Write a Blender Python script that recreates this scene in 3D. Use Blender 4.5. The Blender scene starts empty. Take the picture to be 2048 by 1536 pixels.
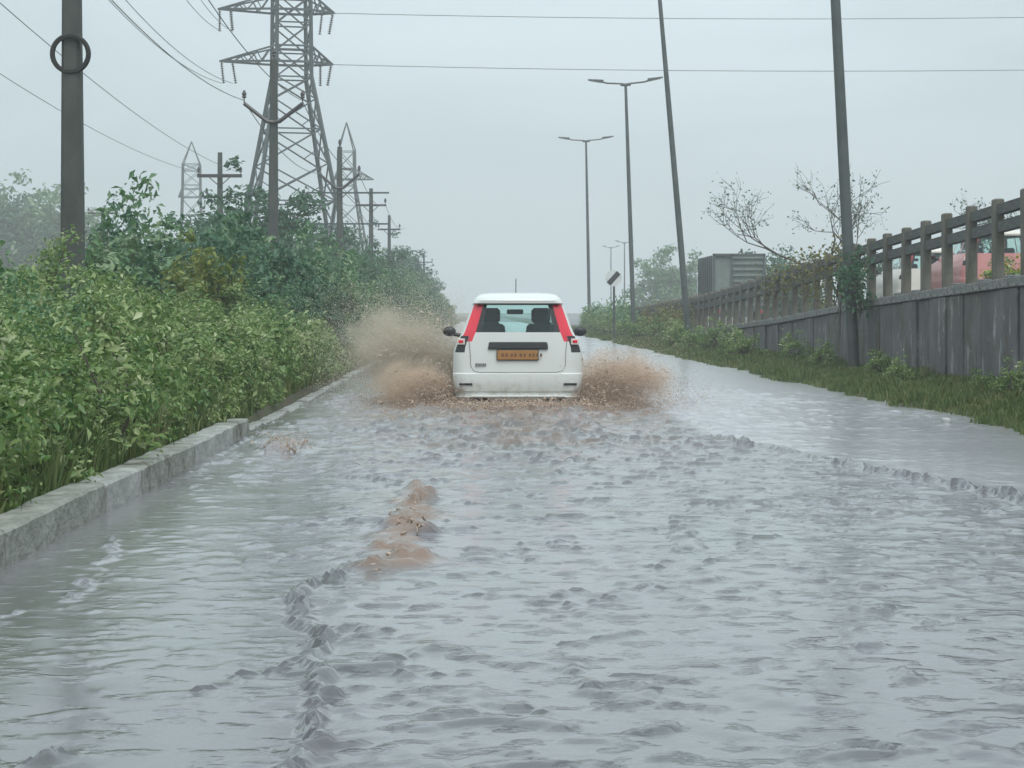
import bpy, bmesh, math, random
import numpy as np
from mathutils import Vector, Matrix, noise as mnoise

random.seed(7); RNG = np.random.default_rng(7)
R = math.radians
sc = bpy.context.scene
COL = sc.collection

# ------------------------------------------------------------------ camera
EYE = 1.15                      # height of the lens above the flood water (z = 0)
FPX = 4000.0                    # focal length in pixels of the 2048 px wide photograph
cam = bpy.data.cameras.new('camera'); camo = bpy.data.objects.new('camera', cam); COL.objects.link(camo)
camo.location = (0, 0, EYE); camo.rotation_euler = (R(90), 0, 0)
cam.sensor_width = 36; cam.lens = 36*FPX/2048
cam.shift_x = 64/2048; cam.shift_y = -143/2048
cam.clip_start = 0.1; cam.clip_end = 6000
sc.camera = camo
sc.render.resolution_x, sc.render.resolution_y = 1024, 768

# ------------------------------------------------------------------ sky and light
SUN_EL, SUN_ROT = R(58), R(200)
w = bpy.data.worlds.new('World'); sc.world = w; w.use_nodes = True
nt = w.node_tree; nt.nodes.clear(); N = nt.nodes.new; L = nt.links.new
out = N('ShaderNodeOutputWorld'); bg = N('ShaderNodeBackground'); bg.inputs['Strength'].default_value = 0.1
sky = N('ShaderNodeTexSky'); sky.sky_type = 'NISHITA'; sky.sun_disc = False
sky.sun_elevation = SUN_EL; sky.sun_rotation = SUN_ROT; sky.dust_density = 5; sky.air_density = 1.5
hs = N('ShaderNodeHueSaturation'); hs.inputs['Saturation'].default_value = 0.25; L(sky.outputs[0], hs.inputs['Color'])
tc = N('ShaderNodeTexCoord'); sep = N('ShaderNodeSeparateXYZ'); L(tc.outputs['Generated'], sep.inputs[0])
zc = N('ShaderNodeMath'); zc.operation = 'MAXIMUM'; zc.inputs[1].default_value = 0; L(sep.outputs['Z'], zc.inputs[0])
lum = N('ShaderNodeMath'); lum.operation = 'MULTIPLY_ADD'; lum.inputs[1].default_value = 0.8; lum.inputs[2].default_value = 1.0; L(zc.outputs[0], lum.inputs[0])
mp = N('ShaderNodeMapping'); mp.inputs['Scale'].default_value = (1.0, 1.0, 3.4); L(tc.outputs['Generated'], mp.inputs[0])
nz = N('ShaderNodeTexNoise'); nz.inputs['Scale'].default_value = 3.2; nz.inputs['Detail'].default_value = 5; nz.inputs['Roughness'].default_value = .5; nz.inputs['Distortion'].default_value = .5
L(mp.outputs[0], nz.inputs['Vector'])
rp = N('ShaderNodeValToRGB'); L(nz.outputs[0], rp.inputs[0])
rp.color_ramp.elements[0].position = .30; rp.color_ramp.elements[0].color = (.485, .592, .632, 1)
rp.color_ramp.elements[1].position = .72; rp.color_ramp.elements[1].color = (.632, .735, .785, 1)
vm = N('ShaderNodeVectorMath'); vm.operation = 'SCALE'; L(rp.outputs[0], vm.inputs[0]); L(lum.outputs[0], vm.inputs['Scale'])
vm2 = N('ShaderNodeVectorMath'); vm2.operation = 'SCALE'; vm2.inputs['Scale'].default_value = 10; L(vm.outputs[0], vm2.inputs[0])
mx = N('ShaderNodeMix'); mx.data_type = 'RGBA'; mx.inputs['Factor'].default_value = .93
L(hs.outputs[0], mx.inputs['A']); L(vm2.outputs[0], mx.inputs['B'])
L(mx.outputs['Result'], bg.inputs['Color']); L(bg.outputs[0], out.inputs[0])

sl = bpy.data.lights.new('sun', 'SUN'); sl.energy = 1.5; sl.angle = R(35); sl.color = (1, .97, .93)
slo = bpy.data.objects.new('sun', sl); COL.objects.link(slo)
slo.rotation_euler = (R(90)-SUN_EL, 0, R(20)); slo.location = (0, 0, 40)
sc.view_settings.view_transform = 'Standard'; sc.view_settings.look = 'None'
sc.view_settings.exposure = 0.14; sc.view_settings.gamma = 1
try:
    sc.cycles.use_denoising = True
    sc.cycles.volume_bounces = 2; sc.cycles.transparent_max_bounces = 24; sc.cycles.max_bounces = 8
except Exception: pass

# ------------------------------------------------------------------ helpers
def at(px, py, d):              # photograph pixel and distance -> a point of the place (used to lay out)
    return Vector(((px-960)/FPX*d, d, EYE-(py-625)/FPX*d))

def tag(o, label=None, cat=None, group=None, kind=None):
    if label: o['label'] = label
    if cat: o['category'] = cat
    if group: o['group'] = group
    if kind: o['kind'] = kind
    return o

def empty(name, loc=(0, 0, 0), rz=0):
    o = bpy.data.objects.new(name, None); COL.objects.link(o)
    o.location = loc; o.rotation_euler = (0, 0, rz); o.empty_display_size = .2
    return o

def link(name, me, m=None, parent=None):
    o = bpy.data.objects.new(name, me); COL.objects.link(o)
    if m is not None and not me.materials: me.materials.append(m)
    if parent: o.parent = parent
    return o

def copy_tree(o, parent=None):
    c = o.copy(); COL.objects.link(c); c.parent = parent
    for ch in list(o.children): copy_tree(ch, c)
    return c

class MB:
    def __init__(s): s.v = []; s.f = []
    def box(s, c, d, M=None):
        n = len(s.v); hx, hy, hz = d[0]/2, d[1]/2, d[2]/2
        for sx, sy, sz in ((-1,-1,-1),(1,-1,-1),(1,1,-1),(-1,1,-1),(-1,-1,1),(1,-1,1),(1,1,1),(-1,1,1)):
            p = Vector((sx*hx, sy*hy, sz*hz))
            if M is not None: p = M @ p
            s.v.append((c[0]+p.x, c[1]+p.y, c[2]+p.z))
        for q in ((0,3,2,1),(4,5,6,7),(0,1,5,4),(1,2,6,5),(2,3,7,6),(3,0,4,7)): s.f.append([n+i for i in q])
        return s
    def hexa(s, pts):           # eight corners in box order
        n = len(s.v); s.v += [tuple(p) for p in pts]
        for q in ((0,3,2,1),(4,5,6,7),(0,1,5,4),(1,2,6,5),(2,3,7,6),(3,0,4,7)): s.f.append([n+i for i in q])
        return s
    def tube(s, path, rad, k=6, cap=True):
        n0 = len(s.v); path = [Vector(p) for p in path]
        if not hasattr(rad, '__len__'): rad = [rad]*len(path)
        for i, p in enumerate(path):
            t = (path[min(i+1, len(path)-1)]-path[max(i-1, 0)]).normalized()
            u = t.cross(Vector((0, 0, 1)) if abs(t.z) < .95 else Vector((1, 0, 0))).normalized(); v = t.cross(u)
            for j in range(k):
                a = 2*math.pi*j/k; q = p+(u*math.cos(a)+v*math.sin(a))*rad[i]; s.v.append(tuple(q))
        for i in range(len(path)-1):
            for j in range(k):
                a = n0+i*k+j; b = n0+i*k+(j+1) % k; s.f.append([a, b, b+k, a+k])
        if cap:
            s.f.append([n0+j for j in range(k)]); s.f.append([n0+(len(path)-1)*k+j for j in reversed(range(k))])
        return s
    def lathe(s, prof, k=20, axis='z', c=(0, 0, 0)):
        n0 = len(s.v)
        for r, h in prof:
            for j in range(k):
                a = 2*math.pi*j/k; x, y = r*math.cos(a), r*math.sin(a)
                p = {'z': (x, y, h), 'x': (h, x, y), 'y': (x, h, y)}[axis]
                s.v.append((c[0]+p[0], c[1]+p[1], c[2]+p[2]))
        for i in range(len(prof)-1):
            for j in range(k):
                a = n0+i*k+j; b = n0+i*k+(j+1) % k; s.f.append([a, b, b+k, a+k])
        return s
    def ball(s, c, r, k=10, m=7):
        n0 = len(s.v)
        for i in range(m+1):
            t = math.pi*i/m
            for j in range(k):
                a = 2*math.pi*j/k
                s.v.append((c[0]+r[0]*math.sin(t)*math.cos(a), c[1]+r[1]*math.sin(t)*math.sin(a), c[2]+r[2]*math.cos(t)))
        for i in range(m):
            for j in range(k):
                a = n0+i*k+j; b = n0+i*k+(j+1) % k; s.f.append([a, b, b+k, a+k])
        return s
    def mesh(s, name, smooth=False, bevel=0):
        me = bpy.data.meshes.new(name); me.from_pydata(s.v, [], s.f)
        bm = bmesh.new(); bm.from_mesh(me)
        bmesh.ops.remove_doubles(bm, verts=bm.verts, dist=1e-5)
        bmesh.ops.recalc_face_normals(bm, faces=bm.faces)
        if bevel: bmesh.ops.bevel(bm, geom=[e for e in bm.edges], offset=bevel, segments=1, affect='EDGES', profile=.5)
        bm.to_mesh(me); bm.free()
        if smooth:
            for p in me.polygons: p.use_smooth = True
            me.set_sharp_from_angle(angle=R(38))
        return me
    def build(s, name, m, parent=None, smooth=False, bevel=0):
        return link(name, s.mesh(name, smooth, bevel), m, parent)

def np_mesh(name, V, F):        # V (n,3), F (m,k) arrays of one face size
    V = np.ascontiguousarray(V, dtype=np.float32); F = np.ascontiguousarray(F, dtype=np.int32)
    me = bpy.data.meshes.new(name); m, k = F.shape
    me.vertices.add(len(V)); me.vertices.foreach_set('co', V.ravel())
    me.loops.add(m*k); me.loops.foreach_set('vertex_index', F.ravel())
    me.polygons.add(m); me.polygons.foreach_set('loop_start', np.arange(0, m*k, k, dtype=np.int32))
    me.update(calc_edges=True); me.validate()
    return me

_unit = None
def bar(parent, a, b, t, name, m, t2=None):     # a straight square member; alike members share one mesh
    me = BARS.get(m.name)
    if me is None:
        me = MB().box((0, 0, .5), (1, 1, 1)).mesh('member'); me.materials.append(m); BARS[m.name] = me
    a, b = Vector(a), Vector(b); d = b-a
    o = bpy.data.objects.new(name, me); COL.objects.link(o); o.parent = parent
    o.location = a; o.rotation_mode = 'QUATERNION'; o.rotation_quaternion = d.to_track_quat('Z', 'Y')
    o.scale = (t, t2 or t, d.length)
    return o
BARS = {}

def hash2(ix, iy, seed):
    h = (ix.astype(np.int64)*374761393 + iy.astype(np.int64)*668265263 + seed*1442695041) & 0xffffffff
    h = ((h ^ (h >> 13))*1274126177) & 0xffffffff
    return ((h ^ (h >> 16)) & 0xffff)/65535.0
def vn(x, y, seed=0):           # smooth value noise 0..1
    x = np.asarray(x, float); y = np.asarray(y, float)
    ix = np.floor(x); iy = np.floor(y); fx = x-ix; fy = y-iy
    fx = fx*fx*fx*(fx*(fx*6-15)+10); fy = fy*fy*fy*(fy*(fy*6-15)+10)
    a = hash2(ix, iy, seed); b = hash2(ix+1, iy, seed); c = hash2(ix, iy+1, seed); d = hash2(ix+1, iy+1, seed)
    return (a*(1-fx)+b*fx)*(1-fy)+(c*(1-fx)+d*fx)*fy
def fbm(x, y, seed=0, o=4):
    r = 0; a = .5; t = 0
    for i in range(o): r = r+a*vn(x*2**i, y*2**i, seed+i*17); t += a; a *= .5
    return r/t
def sstep(a, b, x):
    t = np.clip((np.asarray(x, float)-a)/(b-a), 0, 1); return t*t*(3-2*t)

# ------------------------------------------------------------------ materials
def mat(name, c1, c2=None, rough=.6, scale=4, stretch=(1, 1, 1), bump=0, bscale=None, metal=0, spec=.5, contrast=.35, coat=0, coords='Object'):
    m = bpy.data.materials.new(name); m.use_nodes = True; nt = m.node_tree; b = nt.nodes['Principled BSDF']
    b.inputs['Roughness'].default_value = rough; b.inputs['Metallic'].default_value = metal
    b.inputs['Specular IOR Level'].default_value = spec; b.inputs['Coat Weight'].default_value = coat
    b.inputs['Base Color'].default_value = (*c1, 1)
    tcn = nt.nodes.new('ShaderNodeTexCoord'); mpn = nt.nodes.new('ShaderNodeMapping'); mpn.inputs['Scale'].default_value = stretch
    nt.links.new(tcn.outputs[coords], mpn.inputs[0])
    if c2:
        n = nt.nodes.new('ShaderNodeTexNoise'); n.inputs['Scale'].default_value = scale; n.inputs['Detail'].default_value = 6; n.inputs['Roughness'].default_value = .62
        nt.links.new(mpn.outputs[0], n.inputs['Vector'])
        r = nt.nodes.new('ShaderNodeValToRGB'); r.color_ramp.elements[0].position = .5-contrast/2; r.color_ramp.elements[1].position = .5+contrast/2
        r.color_ramp.elements[0].color = (*c1, 1); r.color_ramp.elements[1].color = (*c2, 1)
        nt.links.new(n.outputs[0], r.inputs[0]); nt.links.new(r.outputs[0], b.inputs['Base Color'])
    if bump:
        n = nt.nodes.new('ShaderNodeTexNoise'); n.inputs['Scale'].default_value = bscale or scale*4; n.inputs['Detail'].default_value = 5
        nt.links.new(mpn.outputs[0], n.inputs['Vector'])
        bp = nt.nodes.new('ShaderNodeBump'); bp.inputs['Strength'].default_value = bump; bp.inputs['Distance'].default_value = .02
        nt.links.new(n.outputs[0], bp.inputs['Height']); nt.links.new(bp.outputs[0], b.inputs['Normal'])
    return m

def leaf_mat(name, cols, rough=.42, trans=.3):
    m = bpy.data.materials.new(name); m.use_nodes = True; nt = m.node_tree; b = nt.nodes['Principled BSDF']; o = nt.nodes['Material Output']
    g = nt.nodes.new('ShaderNodeNewGeometry'); r = nt.nodes.new('ShaderNodeValToRGB')
    el = r.color_ramp.elements
    while len(el) < len(cols): el.new(.5)
    for i, c in enumerate(cols): el[i].position = i/(len(cols)-1); el[i].color = (*c, 1)
    # patches of yellower and bluer growth through the plant
    tcn = nt.nodes.new('ShaderNodeTexCoord'); n = nt.nodes.new('ShaderNodeTexNoise'); n.inputs['Scale'].default_value = 2.2; n.inputs['Detail'].default_value = 2
    oi = nt.nodes.new('ShaderNodeObjectInfo')
    ad = nt.nodes.new('ShaderNodeVectorMath'); ad.operation = 'MULTIPLY_ADD'; ad.inputs[1].default_value = (1, 1, 1)
    nt.links.new(tcn.outputs['Object'], ad.inputs[0]); nt.links.new(oi.outputs['Random'], ad.inputs[2]); nt.links.new(ad.outputs[0], n.inputs['Vector'])
    a = nt.nodes.new('ShaderNodeMath'); a.operation = 'MULTIPLY_ADD'; a.inputs[1].default_value = .55; nt.links.new(g.outputs['Random Per Island'], a.inputs[0])
    s = nt.nodes.new('ShaderNodeMath'); s.operation = 'MULTIPLY_ADD'; s.inputs[1].default_value = 1.2; s.inputs[2].default_value = -.34; nt.links.new(n.outputs[0], s.inputs[0])
    nt.links.new(s.outputs[0], a.inputs[2]); nt.links.new(a.outputs[0], r.inputs[0])
    nt.links.new(r.outputs[0], b.inputs['Base Color']); b.inputs['Roughness'].default_value = rough
    b.inputs['Specular IOR Level'].default_value = .55
    t = nt.nodes.new('ShaderNodeBsdfTranslucent'); nt.links.new(r.outputs[0], t.inputs[0])
    mxs = nt.nodes.new('ShaderNodeMixShader'); mxs.inputs[0].default_value = trans
    nt.links.new(b.outputs[0], mxs.inputs[1]); nt.links.new(t.outputs[0], mxs.inputs[2]); nt.links.new(mxs.outputs[0], o.inputs[0])
    return m

def glass_mat(name, tint, refl=.10):
    m = bpy.data.materials.new(name); m.use_nodes = True; nt = m.node_tree; nt.nodes.remove(nt.nodes['Principled BSDF']); o = nt.nodes['Material Output']
    t = nt.nodes.new('ShaderNodeBsdfTransparent'); t.inputs[0].default_value = (*tint, 1)
    g = nt.nodes.new('ShaderNodeBsdfGlossy'); g.inputs['Roughness'].default_value = .04
    lw = nt.nodes.new('ShaderNodeLayerWeight'); pw = nt.nodes.new('ShaderNodeMath'); pw.operation = 'POWER'; pw.inputs[1].default_value = 4; nt.links.new(lw.outputs['Facing'], pw.inputs[0]); f = nt.nodes.new('ShaderNodeMath'); f.operation = 'MULTIPLY_ADD'; f.inputs[1].default_value = .6; f.inputs[2].default_value = .05; nt.links.new(pw.outputs[0], f.inputs[0])
    x = nt.nodes.new('ShaderNodeMixShader'); nt.links.new(f.outputs[0], x.inputs[0]); nt.links.new(t.outputs[0], x.inputs[1]); nt.links.new(g.outputs[0], x.inputs[2])
    nt.links.new(x.outputs[0], o.inputs[0]); return m

M = {}
M['ground'] = mat('soil', (.07, .055, .035), (.06, .075, .03), .9, 1.5, bump=.4, bscale=14)
M['road'] = mat('wet_asphalt', (.045, .045, .048), (.065, .063, .06), .35, 3, bump=.3, bscale=60)
M['kerb'] = mat('kerb_concrete', (.19, .20, .185), (.44, .45, .42), .7, 6, bump=.7, bscale=22, contrast=.45, stretch=(1, .6, 1))
M['kerb_old'] = mat('kerb_mossy_concrete', (.13, .14, .115), (.36, .37, .33), .75, 7, bump=.8, bscale=24, contrast=.5, stretch=(1, .6, 1))
M['post'] = mat('weathered_concrete', (.080, .078, .066), (.19, .175, .14), .85, 3.5, stretch=(1, 1, .5), bump=.5, bscale=20, contrast=.5)
M['coping'] = mat('whitewashed_concrete', (.06, .062, .06), (.30, .30, .285), .8, 3.2, bump=.4, bscale=15, contrast=.3, coords='Generated', stretch=(5, 6, 1))
M['rail'] = mat('damp_concrete_rail', (.045, .05, .047), (.11, .115, .105), .8, 4, bump=.3)
M['steel'] = mat('galvanised_steel', (.055, .07, .072), (.10, .12, .12), .6, 2, metal=.2)
M['lamp_pole'] = mat('painted_lamp_pole', (.06, .072, .07), (.115, .13, .125), .5, 1.5, metal=.3)
M['lamp_dark'] = mat('lamp_housing', (.05, .055, .06), (.08, .085, .09), .5, 5)
M['lamp_lens'] = mat('lamp_lens', (.45, .47, .47), (.5, .5, .5), .2, 5)
M['conc_pole'] = mat('pole_concrete', (.042, .052, .048), (.085, .09, .08), .85, 3, stretch=(1, 1, .35), bump=.3)
M['rust'] = mat('dark_insulator', (.03, .028, .028), (.05, .04, .04), .3, 5)
M['wire'] = mat('conductor', (.12, .13, .135), (.15, .16, .16), .6, 5)
M['rubber'] = mat('rubber', (.018, .018, .018), (.03, .03, .03), .75, 8, bump=.2)
M['bark'] = mat('bark', (.06, .05, .04), (.11, .09, .07), .9, 8, bump=.5)
M['white_paint'] = mat('white_car_paint', (.70, .715, .70), (.63, .65, .625), .30, .9, coat=.6, contrast=.6)
M['car_body'] = mat('muddied_white_paint', (.70, .715, .695), (.63, .65, .62), .30, .9, coat=.5, contrast=.6)
M['red_lens'] = mat('red_lamp_lens', (.78, .016, .045), (.70, .014, .04), .15, 6, coat=.8)
M['black_plastic'] = mat('black_plastic', (.018, .018, .02), (.028, .028, .03), .45, 8)
M['grey_plastic'] = mat('grey_plastic', (.16, .17, .165), (.2, .2, .2), .5, 8)
M['seat'] = mat('seat_fabric', (.045, .07, .08), (.06, .09, .10), .85, 12)
M['trim'] = mat('cabin_trim', (.10, .15, .15), (.12, .17, .17), .8, 9)
M['liner'] = mat('headliner', (.42, .52, .50), (.46, .55, .53), .9, 9)
M['plate'] = mat('amber_number_plate', (.42, .20, .06), (.34, .17, .06), .45, 9)
M['plate_ink'] = mat('plate_ink', (.14, .07, .03), (.17, .09, .04), .5, 9)
M['clear_lens'] = mat('clear_lamp_lens', (.74, .62, .60), (.8, .7, .68), .12, 7, coat=.6)
M['alloy'] = mat('wheel_steel', (.35, .36, .36), (.25, .26, .26), .4, 8, metal=.7)
M['glass'] = glass_mat('tinted_glass', (.80, .95, .92))
M['coral'] = mat('coral_paint', (.52, .19, .18), (.60, .27, .25), .4, 2, coat=.4)
M['cream'] = mat('cream_paint', (.66, .62, .54), (.70, .66, .6), .4, 2, coat=.3)
M['tarp'] = mat('grey_green_lorry_panel', (.13, .17, .15), (.21, .25, .22), .7, 1.6, stretch=(1, 1, .5), bump=.2)
M['lorry_dark'] = mat('lorry_frame', (.06, .075, .07), (.09, .1, .1), .6, 4)
M['sign_white'] = mat('sign_white', (.70, .71, .70), (.6, .61, .6), .45, 5)
M['sign_black'] = mat('sign_black', (.02, .02, .022), (.03, .03, .03), .5, 5)
M['mud_drop'] = mat('muddy_spray', (.56, .41, .31), (.70, .56, .46), .35, 6, contrast=.5)
M['mist_drop'] = mat('pale_spray', (.66, .57, .45), (.74, .67, .56), .35, 6, contrast=.5)
M['mud_water'] = mat('muddy_water_strands', (.36, .23, .15), (.60, .47, .37), .12, 8, contrast=.45, coat=.8)
M['stone'] = mat('pale_stone', (.36, .37, .35), (.5, .5, .48), .8, 8, bump=.4)
M['leaf_light'] = leaf_mat('lantana_leaves', [(.045, .12, .034), (.09, .19, .045), (.17, .27, .070), (.30, .38, .15), (.52, .56, .34)])
M['leaf_teal'] = leaf_mat('teal_green_leaves', [(.030, .105, .040), (.060, .170, .062), (.105, .225, .085), (.20, .30, .14), (.40, .48, .32)])
M['leaf_dark'] = leaf_mat('mesquite_leaves', [(.018, .070, .038), (.035, .115, .058), (.055, .15, .072), (.11, .20, .09)], .5)
M['leaf_yellow'] = leaf_mat('yellow_green_leaves', [(.05, .12, .025), (.11, .18, .03), (.22, .25, .04), (.30, .30, .07)])
M['leaf_olive'] = leaf_mat('olive_creeper_leaves', [(.06, .085, .03), (.11, .12, .035), (.19, .18, .05), (.14, .10, .045)], .6)
M['grass'] = leaf_mat('grass_blades', [(.04, .09, .022), (.075, .135, .032), (.13, .17, .05), (.19, .18, .08)], .6)
M['flower'] = leaf_mat('yellow_flowers', [(.45, .42, .05), (.55, .5, .10), (.35, .42, .08)], .6)

def mud_spatter(m):
    nt = m.node_tree; b = nt.nodes['Principled BSDF']; src = b.inputs['Base Color'].links[0].from_socket
    tcn = nt.nodes.new('ShaderNodeTexCoord'); sx = nt.nodes.new('ShaderNodeSeparateXYZ'); nt.links.new(tcn.outputs['Object'], sx.inputs[0])
    n = nt.nodes.new('ShaderNodeTexNoise'); n.inputs['Scale'].default_value = 9; n.inputs['Detail'].default_value = 9; n.inputs['Roughness'].default_value = .75; nt.links.new(tcn.outputs['Object'], n.inputs['Vector'])
    h = nt.nodes.new('ShaderNodeMapRange'); h.inputs['From Min'].default_value = .78; h.inputs['From Max'].default_value = .30; h.inputs['To Max'].default_value = .24; h.inputs['To Min'].default_value = -.05; nt.links.new(sx.outputs['Z'], h.inputs['Value'])
    a = nt.nodes.new('ShaderNodeMath'); nt.links.new(n.outputs[0], a.inputs[0]); nt.links.new(h.outputs[0], a.inputs[1])
    r = nt.nodes.new('ShaderNodeMapRange'); r.inputs['From Min'].default_value = .60; r.inputs['From Max'].default_value = .80; r.inputs['To Max'].default_value = .6; nt.links.new(a.outputs[0], r.inputs['Value'])
    x = nt.nodes.new('ShaderNodeMix'); x.data_type = 'RGBA'; x.inputs['B'].default_value = (.34, .28, .20, 1); nt.links.new(r.outputs[0], x.inputs['Factor']); nt.links.new(src, x.inputs['A']); nt.links.new(x.outputs['Result'], b.inputs['Base Color'])
mud_spatter(M['car_body'])
# retaining wall: grey concrete with dark run-down streaks and pale lime marks
def wall_material():
    m = mat('streaked_wall', (.065, .067, .072), (.18, .175, .17), .85, 1.5, stretch=(1, 1, .8), bump=.5, bscale=9, contrast=.5)
    nt = m.node_tree; b = nt.nodes['Principled BSDF']; src = b.inputs['Base Color'].links[0].from_socket
    tcn = nt.nodes.new('ShaderNodeTexCoord'); mpn = nt.nodes.new('ShaderNodeMapping'); mpn.inputs['Scale'].default_value = (1, 2.6, .62)
    g = nt.nodes.new('ShaderNodeNewGeometry'); nt.links.new(g.outputs['Position'], mpn.inputs[0])
    n = nt.nodes.new('ShaderNodeTexNoise'); n.inputs['Scale'].default_value = 1.6; n.inputs['Detail'].default_value = 7; n.inputs['Roughness'].default_value = .7
    nt.links.new(mpn.outputs[0], n.inputs['Vector'])
    r = nt.nodes.new('ShaderNodeValToRGB'); e = r.color_ramp.elements; e[0].position = .58; e[0].color = (0, 0, 0, 1); e[1].position = .68; e[1].color = (1, 1, 1, 1)
    nt.links.new(n.outputs[0], r.inputs[0])
    x = nt.nodes.new('ShaderNodeMix'); x.data_type = 'RGBA'; x.inputs['B'].default_value = (.33, .34, .34, 1)
    nt.links.new(r.outputs[0], x.inputs['Factor']); nt.links.new(src, x.inputs['A'])
    r2 = nt.nodes.new('ShaderNodeValToRGB'); e = r2.color_ramp.elements; e[0].position = .30; e[0].color = (1, 1, 1, 1); e[1].position = .42; e[1].color = (0, 0, 0, 1)
    nt.links.new(n.outputs[0], r2.inputs[0])
    x2 = nt.nodes.new('ShaderNodeMix'); x2.data_type = 'RGBA'; x2.inputs['B'].default_value = (.035, .037, .04, 1)
    nt.links.new(r2.outputs[0], x2.inputs['Factor']); nt.links.new(x.outputs['Result'], x2.inputs['A'])
    nt.links.new(x2.outputs['Result'], b.inputs['Base Color'])
    return m
def moss(m, col, lo, hi, sc_):
    nt = m.node_tree; b = nt.nodes['Principled BSDF']; src = b.inputs['Base Color'].links[0].from_socket
    g = nt.nodes.new('ShaderNodeNewGeometry'); n = nt.nodes.new('ShaderNodeTexNoise'); n.inputs['Scale'].default_value = sc_; n.inputs['Detail'].default_value = 8; n.inputs['Roughness'].default_value = .7; nt.links.new(g.outputs['Position'], n.inputs['Vector'])
    r = nt.nodes.new('ShaderNodeMapRange'); r.inputs['From Min'].default_value = lo; r.inputs['From Max'].default_value = hi; nt.links.new(n.outputs[0], r.inputs['Value'])
    x = nt.nodes.new('ShaderNodeMix'); x.data_type = 'RGBA'; x.inputs['B'].default_value = (*col, 1); nt.links.new(r.outputs[0], x.inputs['Factor']); nt.links.new(src, x.inputs['A']); nt.links.new(x.outputs['Result'], b.inputs['Base Color']); return m
M['wall'] = moss(moss(wall_material(), (.085, .08, .05), .52, .66, .9), (.28, .28, .27), .62, .70, 3.1)
moss(M['post'], (.07, .075, .035), .54, .66, 1.7); moss(M['kerb'], (.075, .07, .05), .58, .68, 2.3); moss(M['kerb_old'], (.07, .068, .045), .55, .67, 2.6)

def water_material():
    m = bpy.data.materials.new('flood_water'); m.use_nodes = True; nt = m.node_tree; b = nt.nodes['Principled BSDF']
    at_ = nt.nodes.new('ShaderNodeAttribute'); at_.attribute_name = 'mud'
    g = nt.nodes.new('ShaderNodeNewGeometry')
    n0 = nt.nodes.new('ShaderNodeTexNoise'); n0.inputs['Scale'].default_value = .55; n0.inputs['Detail'].default_value = 4; nt.links.new(g.outputs['Position'], n0.inputs['Vector'])
    r0 = nt.nodes.new('ShaderNodeValToRGB'); e = r0.color_ramp.elements; e[0].position = .36; e[0].color = (.066, .057, .070, 1); e[1].position = .64; e[1].color = (.058, .062, .056, 1)
    nt.links.new(n0.outputs[0], r0.inputs[0])
    x = nt.nodes.new('ShaderNodeMix'); x.data_type = 'RGBA'; x.inputs['B'].default_value = (.18, .10, .055, 1)
    nt.links.new(r0.outputs[0], x.inputs['A']); nt.links.new(at_.outputs['Fac'], x.inputs['Factor']); 
    sa = nt.nodes.new('ShaderNodeAttribute'); sa.attribute_name = 'sky_sheen'
    xs_ = nt.nodes.new('ShaderNodeMix'); xs_.data_type = 'RGBA'; xs_.inputs['B'].default_value = (.40, .395, .42, 1); nt.links.new(sa.outputs['Fac'], xs_.inputs['Factor']); nt.links.new(x.outputs['Result'], xs_.inputs['A']); nt.links.new(xs_.outputs['Result'], b.inputs['Base Color'])  # paler base colour paints in the sky reflected by the quiet water
    b.inputs['IOR'].default_value = 1.5; b.inputs['Coat Weight'].default_value = 1; b.inputs['Coat IOR'].default_value = 1.5; b.inputs['Coat Roughness'].default_value = .17
    rr = nt.nodes.new('ShaderNodeMath'); rr.operation = 'MULTIPLY_ADD'; rr.inputs[1].default_value = .3; rr.inputs[2].default_value = .22; sr = nt.nodes.new('ShaderNodeMath'); sr.operation = 'MULTIPLY_ADD'; sr.inputs[1].default_value = .5; nt.links.new(sa.outputs['Fac'], sr.inputs[0]); nt.links.new(at_.outputs['Fac'], sr.inputs[2]); nt.links.new(sr.outputs[0], rr.inputs[0]); nt.links.new(rr.outputs[0], b.inputs['Roughness'])
    n = nt.nodes.new('ShaderNodeTexNoise'); n.inputs['Scale'].default_value = 13; n.inputs['Detail'].default_value = 4; n.inputs['Roughness'].default_value = .55; nt.links.new(g.outputs['Position'], n.inputs['Vector'])
    # sparse short wavelets between the modelled crests
    mpn = nt.nodes.new('ShaderNodeMapping'); mpn.inputs['Scale'].default_value = (1, 1.25, 1); nt.links.new(g.outputs['Position'], mpn.inputs[0])
    n2 = nt.nodes.new('ShaderNodeTexNoise'); n2.inputs['Scale'].default_value = 6.5; n2.inputs['Detail'].default_value = 3; nt.links.new(mpn.outputs[0], n2.inputs['Vector'])
    r2 = nt.nodes.new('ShaderNodeMapRange'); r2.inputs['From Min'].default_value = .56; r2.inputs['From Max'].default_value = .78; r2.inputs['To Max'].default_value = 2.2; nt.links.new(n2.outputs[0], r2.inputs['Value'])
    sm = nt.nodes.new('ShaderNodeMath'); sm.operation = 'MULTIPLY_ADD'; sm.inputs[1].default_value = .35; nt.links.new(n.outputs[0], sm.inputs[0]); nt.links.new(r2.outputs[0], sm.inputs[2])
    ca = nt.nodes.new('ShaderNodeAttribute'); ca.attribute_name = 'chop'
    bs = nt.nodes.new('ShaderNodeMath'); bs.operation = 'MULTIPLY_ADD'; bs.inputs[1].default_value = .40; bs.inputs[2].default_value = .05; nt.links.new(ca.outputs['Fac'], bs.inputs[0])
    bp = nt.nodes.new('ShaderNodeBump'); bp.inputs['Distance'].default_value = .014; nt.links.new(bs.outputs[0], bp.inputs['Strength'])
    nt.links.new(sm.outputs[0], bp.inputs['Height']); nt.links.new(bp.outputs[0], b.inputs['Normal']); nt.links.new(bp.outputs[0], b.inputs['Coat Normal'])
    return m
M['water'] = water_material()

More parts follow.
